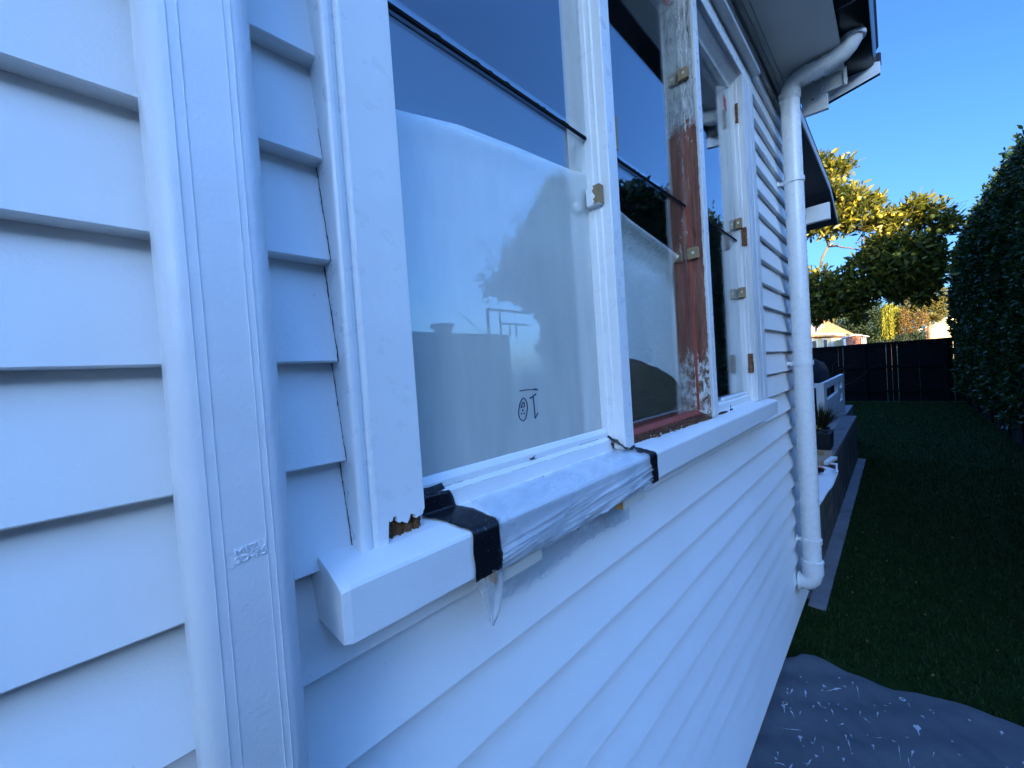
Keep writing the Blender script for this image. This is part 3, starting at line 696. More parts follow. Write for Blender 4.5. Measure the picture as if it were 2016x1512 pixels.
def tipfn(u, v):
    w = (1 - v) ** .8; x = .402 + (.066 * u) * w + .036 * v; z = -.346 - .10 * v - .004 * math.sin(u * 9)
    return (x, .5185 + .004 * math.sin(u * 8 + v * 5) + .012 * v + .003 * math.cos(u * 17), z)
b = MB(); b.grid(tipfn, 14, 22); b.build('torn_corner', 'film_thin', t, smooth=True)
# timber cleats under the sill
for lbl, x0, x1 in (('short timber cleat with cream face under the sill next to the wide tape', .4585, .585), ('short timber cleat with cream face under the sill next to the narrow tape', .9235, 1.0475)):
    t = thing('timber_cleat', lbl, 'cleat', ((x0 + x1) / 2, .54, -.386), 'timber cleats under the sill')
    b = MB(); b.box(x0, x1, .5325, .5560, -.386, -.3455); q = b.build('cleat', 'new_timber', t, bevel=.0006)
    b = MB(); b.box(x0 + .0008, x1, .5312, .5324, -.3855, -.346); b.build('painted_face', 'cream_board', q)

# crumbled sill in front of the middle pane
from mathutils import noise as mn
def fb(x, y, z, s_, o=4):
    t_ = 0; a_ = 1; n_ = 0
    for i in range(o): t_ += a_ * mn.noise(Vector((x * s_, y * s_, z * s_)) * 2 ** i); n_ += a_; a_ *= .6
    return t_ / n_
def crumb(u, v):
    x = 1.0745 + .722 * u
    yf = .600 - .026 * u + .010 * fb(x, 0, 3, 22) + .004 * fb(x, 0, 9, 90)
    y = .6125 + (yf - .6125) * v
    base = -.2335 + .006 * (1 - v) ** 1.5
    z = base + .011 * fb(x, y * 2.2, 0, 60) + .007 * fb(x, y * 3, 5, 160, 3) - .016 * v ** 3
    return (x, y + .004 * fb(x, y, 7, 120), z)
b = MB(); b.grid(crumb, 420, 34); o = b.build('crumbled_sill', 'rot_flat', window, label='crumbled rotten timber in front of the middle pane')
def chips(name, lbl, x0, x1, y0, y1, z, n_, mat, s0=.004, s1=.014):
    b = MB()
    for i in range(n_):
        x = random.uniform(x0, x1); y = random.uniform(y0, y1); L = random.uniform(s0, s1); w = L * random.uniform(.25, .5); a = random.uniform(-.6, .6); h = random.uniform(.0012, .004)
        cx, sx = math.cos(a), math.sin(a); q = [(-L, -w), (L * .8, -w * .7), (L, w * .6), (-L * .7, w)]
        p = [(x + cx * u_ - sx * v_, y + sx * u_ + cx * v_, z) for u_, v_ in q]; p += [(a_[0], a_[1], a_[2] + h) for a_ in p]
        b.add(p, [(3, 2, 1, 0), (4, 5, 6, 7), (0, 1, 5, 4), (1, 2, 6, 5), (2, 3, 7, 6), (3, 0, 4, 7)])
    return tag(b.build(name, mat, None), lbl, 'wood chips', None, 'stuff')
chips('wood_chips', 'loose chips of rotten timber and paint on the sill by the flaking mullion', 1.25, 1.80, .572, .604, -.2445, 90, 'rot', .003, .009)
chips('paint_flakes', 'white paint flakes on the crumbled sill of the middle light', 1.25, 1.79, .578, .615, -.241, 16, 'trim', .002, .005)
b = MB()
for i in range(10):
    u = i / 10; b.box(1.915 + .012 * i, 1.93 + .012 * i, .582 - .004 * math.sin(u * 3.1), .590 + .004 * math.sin(u * 3.1), -.2492, -.2445 + .003 * math.sin(u * 3.1))
tag(b.build('bark_splinter', 'rot_flat', None), 'dark brown splinter lying on the white sill under the far pane', 'splinter')
b = MB(); b.tube([(2.10, .585, -.2455), (2.10, .584, -.222)], .0013, 6); b.tube([(2.09, .583, -.2450), (2.12, .583, -.2440)], .0035, 6)
tag(b.build('bent_nail', 'blackgap', None), 'small nail standing up from the white sill under the far pane', 'nail')
b = MB()
for i in range(26):
    a = random.uniform(0, 6.28); L = random.uniform(.004, .012); b.tube([(.667, .6165, -.203), (.667 + L * math.cos(a), .6165 - abs(L * math.sin(a)) * .4, -.203 + L * abs(math.sin(a * 1.7)) * .9 - .002)], .0007, 4)
tag(b.build('moss_tuft', 'tussock', None), 'tiny dry moss tuft on the bead below the near pane', 'moss')

# white dust sheet hung inside behind the glass
TX = [.30, .45, .61, .79, 1.08, 1.41, 1.65, 1.98, 2.2]; TZ = [.555, .578, .613, .632, .655, .585, .556, .515, .46]
BX = [.30, 1.05, 1.25, 1.41, 1.55, 1.68, 1.80, 1.92, 2.0, 2.2]; BZ = [-.24, -.24, .048, .036, .018, -.009, -.054, -.118, -.165, -.24]
def dsheet(u, v):
    x = .31 + 1.83 * u; zt = .955 * float(np.interp(x / .955, TX, TZ)); zb = .955 * float(np.interp(x / .955, BX, BZ)); z = zt + (zb - zt) * v
    y = .705 + .010 * math.sin(x * 6 + 1) * v + .022 * v * v + .012 * math.sin(x * 17 + z * 4) * v * (1 if x < 1.6 else .6)
    if x > 1.62: y += .012 * math.sin((x - 1.62) * 34) * min(1, (x - 1.62) * 4) * min(1, v * 2) * (1 - v * .8)
    y += .030 * math.exp(-((v - .04) / .035) ** 2) * -1 + .02 * math.exp(-((v - .22) / .10) ** 2)
    return (x, y, z)
b = MB(); b.grid(dsheet, 180, 60); o = b.build('dust_sheet', 'dust', None, smooth=True); tag(o, 'white dust sheet sagging inside behind the two nearer panes', 'dust sheet')

# small white fixture hanging under the eave
t = thing('light_fixture', 'small white box hanging by two cables beside the top of the far downpipe', 'fixture', (3.92, .38, 1.87))
b = MB(); b.prism([(.4667, 2.0036), (.3052, 1.9844), (.3036, 1.8655), (.4588, 1.8768)], 0, 3.900, 3.935); k_ = b.build('body', 'soffit', t, bevel=.004)
b = MB(); b.box(3.898, 3.9, .385, .402, 1.972, 1.980); b.build('slot', 'blackgap', k_)
b = MB(); b.tube([(3.93, .392, 1.97), (3.93, .393, 2.05), (3.93, .392, 2.128)], .006, 8); b.build('cable', 'pvc', t, smooth=True)
b = MB(); b.tube([(3.925, .352, 1.985), (3.925, .345, 2.02), (3.925, .335, 2.045), (3.93, .33, 2.128)], .006, 8); b.tube([(3.92, .352, 1.985), (3.92, .350, 2.003)], .013, 10); b.build('cable', 'pvc', t, smooth=True)

# ================================================================== THE YARD
b = MB()
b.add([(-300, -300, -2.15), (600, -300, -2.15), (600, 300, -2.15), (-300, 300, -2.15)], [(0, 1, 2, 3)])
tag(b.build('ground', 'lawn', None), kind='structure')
b = MB(); b.box(4.0, 10.26, .478, .5985, -2.2, -2.138); tag(b.build('path', 'concrete', None, bevel=.004), kind='structure')
b = MB(); b.box(4.16, 12.5, .772, 4.0, -2.2, -1.300); tag(b.build('terrace', 'terrace', None), kind='structure')
b = MB(); b.box(4.12, 10.3, .600, .770, -2.2, -1.345)
rw = b.build('retaining_wall', 'block', None, bevel=.004); tag(rw, 'stained grey block retaining wall beside the narrow concrete strip', 'wall')
b = MB(); b.box(4.12, 10.31, .590, .7705, -1.344, -1.288); b.build('coping', 'concrete', rw, bevel=.005)
b = MB()
for i in range(1, 16): b.box(4.12 + .4 * i, 4.125 + .4 * i, .5992, .601, -2.14, -1.35)
for z in (-1.95, -1.75, -1.55): b.box(4.12, 10.3, .5993, .601, z, z + .005)
b.build('mortar_joint', 'blackgap', rw)
# unseen ridge added behind the camera to keep the low sun off the yard
def blockerf(u, v):
    az = math.radians(-35 - 175 * u); r = 70 + 140 * v; hgt = 32.3 + .9 * math.sin(az * 29) + .6 * math.sin(az * 71 + 1) + .3 * math.sin(az * 190)
    return (r * math.sin(az), r * math.cos(az), -2.2 + (hgt + 2.2) * max(0, 1 - abs(r - 140) / 66) ** .6 * min(1, u * 12, (1 - u) * 12))
b = MB(); b.grid(blockerf, 160, 40); tag(b.build('sun_blocker_ridge', 'lawn', None), kind='structure')
# grass
N = 85000
gx = 2.6 + (22 - 2.6) * rng.random(N) ** 1.6; gy = -1.75 + np.where(gx > 10.35, 5.0, .62 + 1.75) * rng.random(N)
ok = ~((gx > 3.96) & (gx < 10.3) & (gy > .468)) & ~((gx < 3.36)); gx, gy = gx[ok], gy[ok]; n = len(gx)
h = (.020 + .022 * rng.random(n)) * (1 + gx * .06); a = rng.random(n) * 6.283; w = .0022 * (1 + gx * .16)
lean = rng.normal(size=(n, 2)) * .014
base = np.stack([gx, gy, np.full(n, -2.151)], 1); sd = np.stack([np.cos(a) * w, np.sin(a) * w, np.zeros(n)], 1)
tip = base + np.stack([lean[:, 0], lean[:, 1], h], 1)
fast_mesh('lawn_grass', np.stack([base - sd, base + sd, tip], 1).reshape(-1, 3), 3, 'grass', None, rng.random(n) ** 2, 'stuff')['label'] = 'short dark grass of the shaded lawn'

b = MB(); b.box(-8, 2.55, -3.9, .598, -2.2, -2.147); tag(b.build('bounce_slab', 'bounce_slab', None), kind='structure')  # unseen slab added underfoot to set how much light bounces onto the wall
# litter on the lawn
n = 260; lx = 3.5 + 10 * rng.random(n) ** 1.5; ly = -1.6 + 2.0 * rng.random(n)
fast_mesh('fallen_leaves', leaf_verts(np.stack([lx, ly, np.full(n, -2.125)], 1), .012 + .02 * rng.random(n), .5, .0, None, 1), 6, 'rust', None, rng.random(n), 'stuff')['label'] = 'tiny fallen leaves scattered over the lawn'
# drop cloth
edge = [(3.10, .640), (3.145, .60), (3.25, .53), (3.285, .47), (3.27, .38), (3.262, .30), (3.262, .22), (3.25, .14), (3.255, .07), (3.31, -.02), (3.345, -.12), (3.35, -.24), (3.33, -.33), (3.35, -.44), (3.37, -.6), (3.36, -1.2)]
ey = [p[1] for p in edge][::-1]; ex = [p[0] for p in edge][::-1]
def clothfn(u, v):
    y = -1.2 + 1.84 * u; xe = float(np.interp(y, ey, ex)); x = xe - (xe - .9) * v
    z = -2.124 + .006 * math.sin(y * 9 + x * 3) + .005 * math.sin(x * 11 - y * 7) + .005 * math.sin(x * 23 + y * 19) + .004 * math.sin(x * 41 - y * 29) * math.sin(y * 8) + .009 * math.exp(-((x - 2.1 - .35 * y) / .018) ** 2) + .008 * math.exp(-((y + .22 + .2 * (x - 2)) / .014) ** 2) + (.010 * math.exp(-((v - .02) / .03) ** 2) * (.5 + .5 * math.sin(y * 13)))
    return (x, y, z)
b = MB(); b.grid(clothfn, 200, 160); dc = b.build('drop_cloth', 'cloth', None, smooth=True); tag(dc, 'grey blue drop cloth on the lawn covered in white paint drips', 'drop cloth')
def cz(x, y):
    xe = float(np.interp(y, ey, ex)); return clothfn((y + 1.2) / 1.84, (xe - x) / (xe - .9))[2]
b = MB()
for i in range(250):
    y = random.uniform(-1.0, .56); x = random.uniform(1.95, float(np.interp(y, ey, ex)) - .09)
    L = random.choice((.007, .010, .014, .02, .03, .05, .08)) * random.uniform(.7, 1.3); w = .0014 + .0032 * random.random() ** 2 + (.003 if L < .02 else 0)
    th = math.atan2(y, x) + (random.gauss(0, .16) if random.random() < .86 else random.uniform(-1.5, 1.5))
    if random.random() < .12: w *= 2.0
    k = 16; P = []
    for j in range(k):
        a = 2 * math.pi * j / k; r1 = 1 + random.uniform(-.3, .3); lx = L * math.cos(a) * .5 * r1; ly = w * math.sin(a) * r1 * (1.7 if math.cos(a) > .2 else .45)
        xx = x + lx * math.cos(th) - ly * math.sin(th); yy = y + lx * math.sin(th) + ly * math.cos(th); P.append((xx, yy, cz(xx, yy) + .0022))
    b.add(P, [tuple(range(k))])
b.build('paint_splatter', 'splat', dc, kind='stuff')
for (x, y) in ((3.20, .035), (2.72, .545)):
    b = MB(); b.grid(lambda u, v: (x + (.008 + .007 * v) * math.cos(u * 6.2832), y + (.008 + .007 * v) * math.sin(u * 6.2832), cz(x, y) + .004 - .001 * v), 20, 2); b.build('eyelet', 'screw', dc)

# hedge
hx = [2.7, 2.9, 3.2, 4, 5.6, 7.3, 10, 12.7, 17.5, 21, 22.2]; hz = [.5, .85, 1.3, 2.1, 2.65, 2.95, 3.2, 3.35, 3.45, 3.2, 2.9]
hedge = thing('hedge', 'tall dark clipped hedge along the right side of the lawn', 'hedge', (12, -2.2, -2.15))
n = 105000
x = 2.75 * (22.2 / 2.75) ** (rng.random(n) ** .92); top = np.interp(x, hx, hz) + .10 * np.sin(x * 5.3) + .07 * np.sin(x * 13)
part = rng.random(n); face = part < .80
z = np.where(face, -1.75 + (top + 1.75) * rng.random(n) ** .85, top + .10 * rng.normal(size=n))
bulge = .10 * np.sin(x * 2.3 + z * 1.7) + .07 * np.sin(x * 5.1 - z * 3.9) + .04 * np.sin(x * 13 + z * 11)
y = np.where(face, -1.60 + bulge - .13 * rng.random(n) - .05 * np.maximum(0, z - 2), -1.60 - 1.3 * np.clip((x - 2.9) / 5, .05, 1) * rng.random(n) ** 1.6)
y = y - np.where(z < -1.2, .12 * rng.random(n), 0)
sz = (.056 + .040 * rng.random(n)) * (1 + np.maximum(0, x - 9) * .05) * np.where(x < 8.5, 1.35, 1)
out = np.tile(np.array([-.25, .55, .25]), (n, 1)); out[~face] = [0, .1, .9]
tone = np.clip(rng.random(n) ** 1.6 + .15 * bulge, 0, 1)
keep = ~((x < 3.5) & (z < .55 + (3.5 - x) * .5)); x, y, z, sz, out, tone = x[keep], y[keep], z[keep], sz[keep], out[keep], tone[keep]
fast_mesh('foliage', leaf_verts(np.stack([x, y, z], 1), sz, .50, .0, out, .62), 6, 'hedge', hedge, tone)
# upright shoots above the top
n = 4200; x = 2.9 * (22 / 2.9) ** (rng.random(n // 13) ** 1.3); pts = []; 
for xx in x:
    t0 = float(np.interp(xx, hx, hz)); hh = random.uniform(.12, .34); lx, ly = random.gauss(0, .10), random.gauss(0, .10); y0 = -1.55 - random.random() * .5
    for k in range(13): f = k / 12; pts.append((xx + lx * f, y0 + ly * f, t0 - .05 + hh * f))
pts = np.array(pts)
fast_mesh('shoots', leaf_verts(pts, .045 + .03 * rng.random(len(pts)), .42, -.3, None, .8), 6, 'hedge', hedge, rng.random(len(pts)))
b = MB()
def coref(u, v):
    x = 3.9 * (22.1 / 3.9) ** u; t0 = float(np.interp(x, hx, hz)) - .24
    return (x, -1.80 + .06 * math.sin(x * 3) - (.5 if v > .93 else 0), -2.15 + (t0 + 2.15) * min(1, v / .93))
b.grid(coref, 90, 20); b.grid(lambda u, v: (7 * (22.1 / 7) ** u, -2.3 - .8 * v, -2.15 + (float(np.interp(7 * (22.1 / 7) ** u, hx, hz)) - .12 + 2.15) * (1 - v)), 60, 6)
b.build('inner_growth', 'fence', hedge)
b = MB()
for i in range(25): xx = 3.7 + i * .74; b.tube([(xx, -1.78, -2.15), (xx + .03, -1.76, -1.6), (xx + random.uniform(-.1, .1), -1.8, -1.1)], .03, 6)
b.build('stem', 'fence', hedge)

# fence along the far end of the lawn
fence = thing('paling_fence', 'black stained paling fence across the far end of the lawn', 'fence', (22.1, .5, -2.15))
y = -2.3; pal = None; i = 0
while y < 3.4:
    w = .150; gap = -.002 if random.random() < .62 else random.choice((.004, .006, .009, .015)); tz = .305 + .010 * math.sin(y * 2) + random.uniform(-.006, .006)
    if pal is None:
        b = MB(); b.box(22.10, 22.125, y, y + w, -2.13, .305); pal = b.build('paling', 'fence', fence); y00 = y
    else:
        c = pal.copy(); col.objects.link(c); c.parent = fence; c.location = (0, (y - y00) * U, (tz - .305) * U); ORG[c] = ORG[fence]
    y += w + gap
for z in (-1.75, -.75, .20):
    b = MB(); b.box(22.06, 22.099, -2.3, 3.4, z, z + .09); b.build('rail', 'fence', fence)
for yy in (-1.4, .9, 3.0):
    b = MB(); b.box(21.99, 22.058, yy, yy + .11, -2.15, .24); b.build('post', 'fence', fence)

# side fence with trellis (it shows as a reflection in the near pane)
FK = 5.27 / 2.95                      # fence group pushed out along the reflected line of sight, past the added slab
FYY = -4.0
sf = thing('boundary_fence', 'dark boundary fence seen reflected low in the near pane', 'fence', (0, FYY, -2.15))
b = MB()
xx = -9.0
while xx < 2.95 * FK: b.box(xx, xx + .148, FYY - .02, FYY, -2.12, .775 + random.uniform(-.006, .006)); xx += .152
b.build('palings', 'fence', sf)
b = MB(); b.box(-9, 2.95 * FK, FYY - .06, FYY - .0205, .60, .70); b.build('rail', 'fence', sf)
px_ = 2.115 * FK
b = MB(); b.box(px_ - .13, px_ + .13, FYY - .1, FYY + .02, -2.15, .84); b.tube([(px_, FYY - .05, .838), (px_, FYY - .05, .885), (px_, FYY - .05, .91), (px_, FYY - .05, .93)], [.17, .21, .20, .09], 14); b.build('post', 'fence', sf)
tr = thing('trellis', 'small framed trellis above the fence reflected in the near pane', 'trellis', (5.2, FYY, .78))
b = MB()
for (x0, x1, z0, z1) in ((2.66, 2.69, .43, .705), (2.69, 3.3, .680, .705), (2.84, 2.858, .43, .680), (2.858, 3.3, .545, .562), (2.98, 2.99, .43, .545), (3.08, 3.09, .43, .545)):
    b.box(x0 * FK, x1 * FK, FYY - .03, FYY, z0 * FK, z1 * FK)
b.build('lattice', 'wing', tr)
br = MB(); br.tube([(x * FK, FYY - .02, z * FK) for x, z in ((2.62, .435), (2.50, .50), (2.36, .60), (2.25, .655), (2.12, .675))], [.012, .010, .008, .006, .003], 6)
tw = thing('bare_branch', 'thin bare branch arching above the fence in the near pane reflection', 'branch', (4.7, FYY, .78)); br.build('twig', 'darkbark', tw)
pp = np.array([((2.62 - .5 * t_) * FK, FYY - .01, (.435 + .24 * math.sin(t_ * 1.5)) * FK) for t_ in rng.random(26)]); fast_mesh('bud', leaf_verts(pp, np.full(26, .035), .4), 6, 'darktree', tw, rng.random(26))

t = thing('sky_blocker_house', 'unseen house-shaped block added behind the camera to cut low sky light', 'house', (-5, -12, -2.15))  # unseen building added past the fence to block low sky light
b = MB(); b.box(-16, 5.3, -15, -9, -2.15, 4.0); b.build('wall', 'brick', t)
b = MB(); b.prism([(-15.4, 4.005), (-12, 6.2), (-8.6, 4.005)], 0, -16.3, 5.5); b.build('roof', 'tile', t)

# things on the terrace
t = thing('slatted_screen', 'white painted screen with rectangular openings at the end of the terrace', 'screen', (9, .8, -1.3))
b = MB()
def seg(x0, x1, z0, z1): b.box(x0, x1, .79, .84, z0, z1)
seg(7.5, 10.7, -.56, -.45); seg(7.5, 7.85, -.95, -.56); seg(7.5, 10.7, -1.3, -.95); seg(9.45, 9.78, -.95, -.56); seg(10.3, 10.7, -.95, -.56); seg(9.78, 10.3, -.80, -.70); seg(7.85, 9.45, -.95, -.74)
b.build('side_panel', 'white', t)
b = MB(); b.box(7.5, 7.56, .8405, 2.3, -.52, -.45); b.box(7.5, 7.56, .8405, .885, -1.3, -.52); b.build('end_frame', 'white', t)
t = thing('covered_barbecue', 'dark grey fitted cover over a barbecue behind the white screen', 'barbecue', (9, 1.5, -1.3))
def cov(u, v):
    a = u * 2 * math.pi; c_, s_ = math.cos(a), math.sin(a); q = (abs(c_) ** 4 + abs(s_) ** 4) ** -.25
    prof_z = [-1.3, -.75, -.32, -.15, -.07, -.06]; prof_r = [1, .98, .96, .85, .45, 0]
    r = float(np.interp(v, [0, .4, .7, .85, .95, 1], prof_r)); zz = float(np.interp(v, [0, .4, .7, .85, .95, 1], prof_z))
    return (9.0 + 1.25 * c_ * q * r, 1.50 + .62 * s_ * q * r, zz + .04 * math.sin(a * 3 + 1) * (v > .5) + .025 * math.sin(a * 9) * v)
b = MB(); b.grid(cov, 64, 24); b.build('cover', 'cover', t, smooth=True)
t = thing('potted_tussock', 'spiky olive tussock grass in a dark pot on the terrace', 'plant', (7.35, .86, -1.29))
b = MB(); b.tube([(7.35, .86, -1.288), (7.35, .86, -1.12), (7.35, .86, -1.10)], [.10, .135, .14], 20); b.build('pot', 'crate', t, smooth='auto')
n = 620; a = rng.random(n) * 6.283; ln = .26 + .16 * rng.random(n); til = .05 + .85 * rng.random(n) ** .8; P0 = np.stack([7.35 + .07 * np.cos(a), .86 + .07 * np.sin(a), np.full(n, -1.11)], 1)
dd = np.stack([np.cos(a) * np.sin(til), np.sin(a) * np.sin(til), np.cos(til)], 1); sdv = np.stack([-np.sin(a), np.cos(a), np.zeros(n)], 1) * .0045
P1 = P0 + dd * ln[:, None] * .6; P2_ = P0 + dd * ln[:, None] - np.array([0, 0, .06]) * til[:, None]
q1 = np.stack([P0 - sdv, P0 + sdv, P1 + sdv * .8, P1 - sdv * .8], 1).reshape(-1, 3); q2 = np.stack([P1 - sdv * .8, P1 + sdv * .8, P2_ + sdv * .1, P2_ - sdv * .1], 1).reshape(-1, 3)
fast_mesh('blades', np.concatenate([q1, q2]), 4, 'tussock', t, np.tile(rng.random(n), 2))
t = thing('tool_crate', 'black plastic tool crate with yellow handles on the retaining wall', 'tool crate', (6.6, .74, -1.288))
b = MB(); b.prism([(.645, -1.288), (.636, -1.06), (.865, -1.06), (.855, -1.288)], 0, 6.46, 6.86); b.box(6.455, 6.865, .632, .869, -1.068, -1.055); k_ = b.build('tub', 'crate', t, bevel=.004)
b = MB(); b.box(6.452, 6.455, .67, .80, -1.115, -1.11); b.build('rib', 'cover', k_)
b = MB(); b.box(6.60, 6.64, .745, .765, -1.055, -1.005); b.box(6.68, 6.74, .80, .86, -1.055, -.985); b.build('handle', 'yellow', t, bevel=.003)
b = MB(); b.tube([(6.56, .68, -1.045), (6.60, .74, -1.03), (6.62, .84, -1.04)], .018, 8); b.build('tool_grip', 'cover', t, smooth=True)
def lump(nm, lbl, cat, x0, x1, y0, y1, z0, z1, mat, ang=0, grp=None):
    b = MB(); b.box(x0, x1, y0, y1, z0, z1); cx, cy = (x0 + x1) / 2, (y0 + y1) / 2
    b.v = [(cx + (p[0] - cx) * math.cos(ang) - (p[1] - cy) * math.sin(ang), cy + (p[0] - cx) * math.sin(ang) + (p[1] - cy) * math.cos(ang), p[2]) for p in b.v]
    return tag(b.build(nm, mat, None, bevel=.003), lbl, cat, grp)
lump('timber_offcut', 'pale board lying flat in front of the black tool crate', 'offcut', 6.05, 6.40, .605, .82, -1.287, -1.262, 'card', .05, 'timber offcuts on the terrace')
lump('timber_offcut', 'small brown upright board leaning on the pale board', 'offcut', 5.95, 6.02, .665, .80, -1.287, -1.19, 'ply', .1, 'timber offcuts on the terrace')
lump('timber_offcut', 'thick brown board end nearest the white sheet', 'offcut', 5.58, 5.90, .625, .80, -1.287, -1.232, 'card', -.08, 'timber offcuts on the terrace')
lump('timber_offcut', 'white painted board under the brown board end', 'offcut', 5.66, 6.0, .560, .622, -1.287, -1.250, 'white', -.15, 'timber offcuts on the terrace')
t = thing('power_tool', 'black and orange hand tool lying on the white sheet', 'tool', (5.1, .64, -1.27))
b = MB(); b.tube([(5.08, .70, -1.235), (5.10, .64, -1.228), (5.16, .585, -1.238)], [.035, .04, .02], 12); b.build('body', 'crate', t, smooth=True)
b = MB(); b.tube([(5.04, .665, -1.262), (5.05, .66, -1.215), (5.07, .64, -1.188), (5.14, .590, -1.20), (5.20, .565, -1.235)], .007, 6); b.tube([(5.05, .655, -1.215), (5.02, .66, -1.262)], .007, 6); b.build('trim', 'orange', t, smooth=True)
def wsh(u, v):
    x = 5.50 - 1.36 * u; y = .80 - (.315 + .012 * math.sin(u * 5)) * v
    z = -1.274 + .005 * math.sin(u * 17 + v * 3) + .004 * math.sin(u * 8) - .025 * v ** 4
    return (x, y, z)
b = MB(); b.grid(wsh, 60, 20); o = b.build('white_sheet', 'white', None, smooth=True); tag(o, 'white sheet spread on the retaining wall and hanging over its edge', 'sheet')
s_ = o.modifiers.new('thickness', 'SOLIDIFY'); s_.thickness = .006
b = MB(); b.prism([(5.62, .560), (5.60, .500), (5.2, .468), (5.2, .482), (5.57, .515), (5.59, .560)], 2, -1.262, -1.245); tag(b.build('plastic_trim', 'white', None), 'white plastic trim sticking out over the wall edge beside the sheet', 'trim strip')

# ---- lemon tree
def _lift(L): return [(x, y, z + .26, r * .7) if z < 1.15 else (x, y, z, r) for x, y, z, r in L]
LIT = [(14.0, 1.42, 5.22, .41), (14.0, .95, 4.95, .35), (14.0, 1.24, 4.37, .49), (14.0, .79, 4.07, .46), (14.0, .49, 3.56, .42), (14.0, 1.05, 3.55, .45), (14.0, .26, 3.88, .19), (14.0, .16, 3.26, .29), (14.0, -.17, 3.25, .32), (14.0, -.44, 3.46, .30), (14.0, -.73, 3.21, .30), (14.0, -.94, 2.90, .22), (14.0, -.47, 2.99, .18), (14.0, -.84, 2.72, .16), (14.0, 1.55, 3.70, .40), (14.0, -1.08, 2.83, .10), (13.7, 1.8, 4.9, .4)]
DARK = [(14.0, .17, 2.76, .34), (14.0, -.14, 2.55, .39), (14.0, -.54, 2.47, .34), (14.0, -.74, 2.17, .26), (14.0, .10, 2.26, .42), (14.0, -.31, 2.03, .44), (14.0, -.65, 1.76, .34), (14.0, .53, 2.30, .34), (14.0, 1.48, 1.97, .42), (14.0, .96, 1.86, .39), (14.0, 1.18, 1.48, .44), (14.0, 1.63, 1.42, .42), (14.0, .65, 1.59, .41), (14.0, .21, 1.70, .39), (14.0, 1.66, .77, .28), (14.0, .99, .96, .34), (14.0, .57, 1.10, .34), (14.0, 1.31, .91, .28), (14.0, -.21, 1.61, .34), (14.0, -.50, 1.30, .28), (14.0, .69, .64, .18), (14.0, -.02, 1.33, .18), (14.2, 2.2, 2.0, .6), (14, 2.1, 1.1, .5)]
DARK = _lift(DARK)
lem = thing('lemon_tree', 'spreading lemon tree with yellow fruit, its top lit by low sun', 'tree', (14.2, 2.0, -2.15))
b = MB()
b.tube([(14.2, 2.05, -2.15), (14.15, 2.0, -1.0), (14.1, 1.95, .2), (14.1, 1.85, 1.2)], [.13, .11, .10, .085], 10)
b.build('trunk', 'bark', lem, smooth=True)
b = MB(); fork = (14.2, 2.0, 1.5); hub1 = (14.2, 1.25, 3.0); hub2 = (14.2, .55, 2.7); hub3 = (14.2, 1.1, 1.6)
def limb(a_, c_, r0_, r1_, n_=6, j=.07):
    P = [tuple(a_[k] + (c_[k] - a_[k]) * i / n_ + (random.gauss(0, j) if 0 < i < n_ else 0) for k in range(3)) for i in range(n_ + 1)]
    b.tube(P, [r0_ + (r1_ - r0_) * i / n_ for i in range(n_ + 1)], 6); return P
for h_ in (hub1, hub2, hub3): limb(fork, h_, .05, .030, 7, .06)
limb(hub1, hub2, .024, .016, 6, .07)
for (x, y, z, r) in LIT + DARK:
    h_ = min((hub1, hub2, hub3), key=lambda q: (q[1] - y) ** 2 + (q[2] - z) ** 2)
    limb(h_, (x, y, z), .020, .007, 5, .07)
    for k in range(9):
        e = (x + random.gauss(0, r * .6), y + random.gauss(0, r * .75), z + random.gauss(0, r * .7)); limb((x, y, z), e, .008, .003, 3, .03)
b.build('branch', 'bark', lem, smooth=True)
pts = []; outs = []
for (x, y, z, r) in LIT: p, d = blob_points(x, y, z, r * 1.3, r * .98, r * .86, int(470 * (r / .4) ** 2 + 40), .15); pts.append(p); outs.append(d)
for (x, y, z, r) in DARK: p, d = blob_points(x, y, z, r * 1.4, r * 1.02, r * .96, int(620 * (r / .4) ** 2 + 40), .1); pts.append(p); outs.append(d)
pts = np.concatenate(pts); outs = np.concatenate(outs)
fast_mesh('foliage', leaf_verts(pts, .12 + .09 * rng.random(len(pts)), .36, -.15, outs * .8 + np.array([0, 0, .15]), .7), 6, 'lemonleaf', lem, rng.random(len(pts)) ** 1.3)
import bmesh
for (x, y, z) in [(13.8, .95, 4.73), (13.6, .83, 4.62), (13.6, .17, 3.95), (13.6, .22, 3.52), (13.6, -.18, 3.31), (13.6, -.68, 3.19), (13.6, -.71, 3.06), (13.6, -1.02, 2.77), (13.6, -.81, 2.70), (13.6, -.64, 2.79), (13.6, .29, 3.40), (13.6, .16, 3.35), (13.6, .89, 3.60), (13.5, -.05, 2.29), (13.5, -.12, 2.28), (13.5, -.38, 2.25), (13.5, 1.50, 2.28), (13.5, 1.55, 2.04), (13.5, .54, 2.11), (13.5, -.05, 2.0), (13.6, 1.09, 3.06), (13.6, .55, 3.94), (13.6, .87, 4.06), (13.6, -.06, 3.37), (13.6, -.85, 3.05), (13.6, .04, 2.88)]:
    x += random.uniform(-.1, .35); b = MB(); b.tube([(x, y, z + d_) for d_ in (-.062, -.052, -.03, 0, .03, .05, .06)], [.008, .028, .044, .05, .042, .024, .004], 10); b.build('lemon', 'lemon', lem, smooth=True)

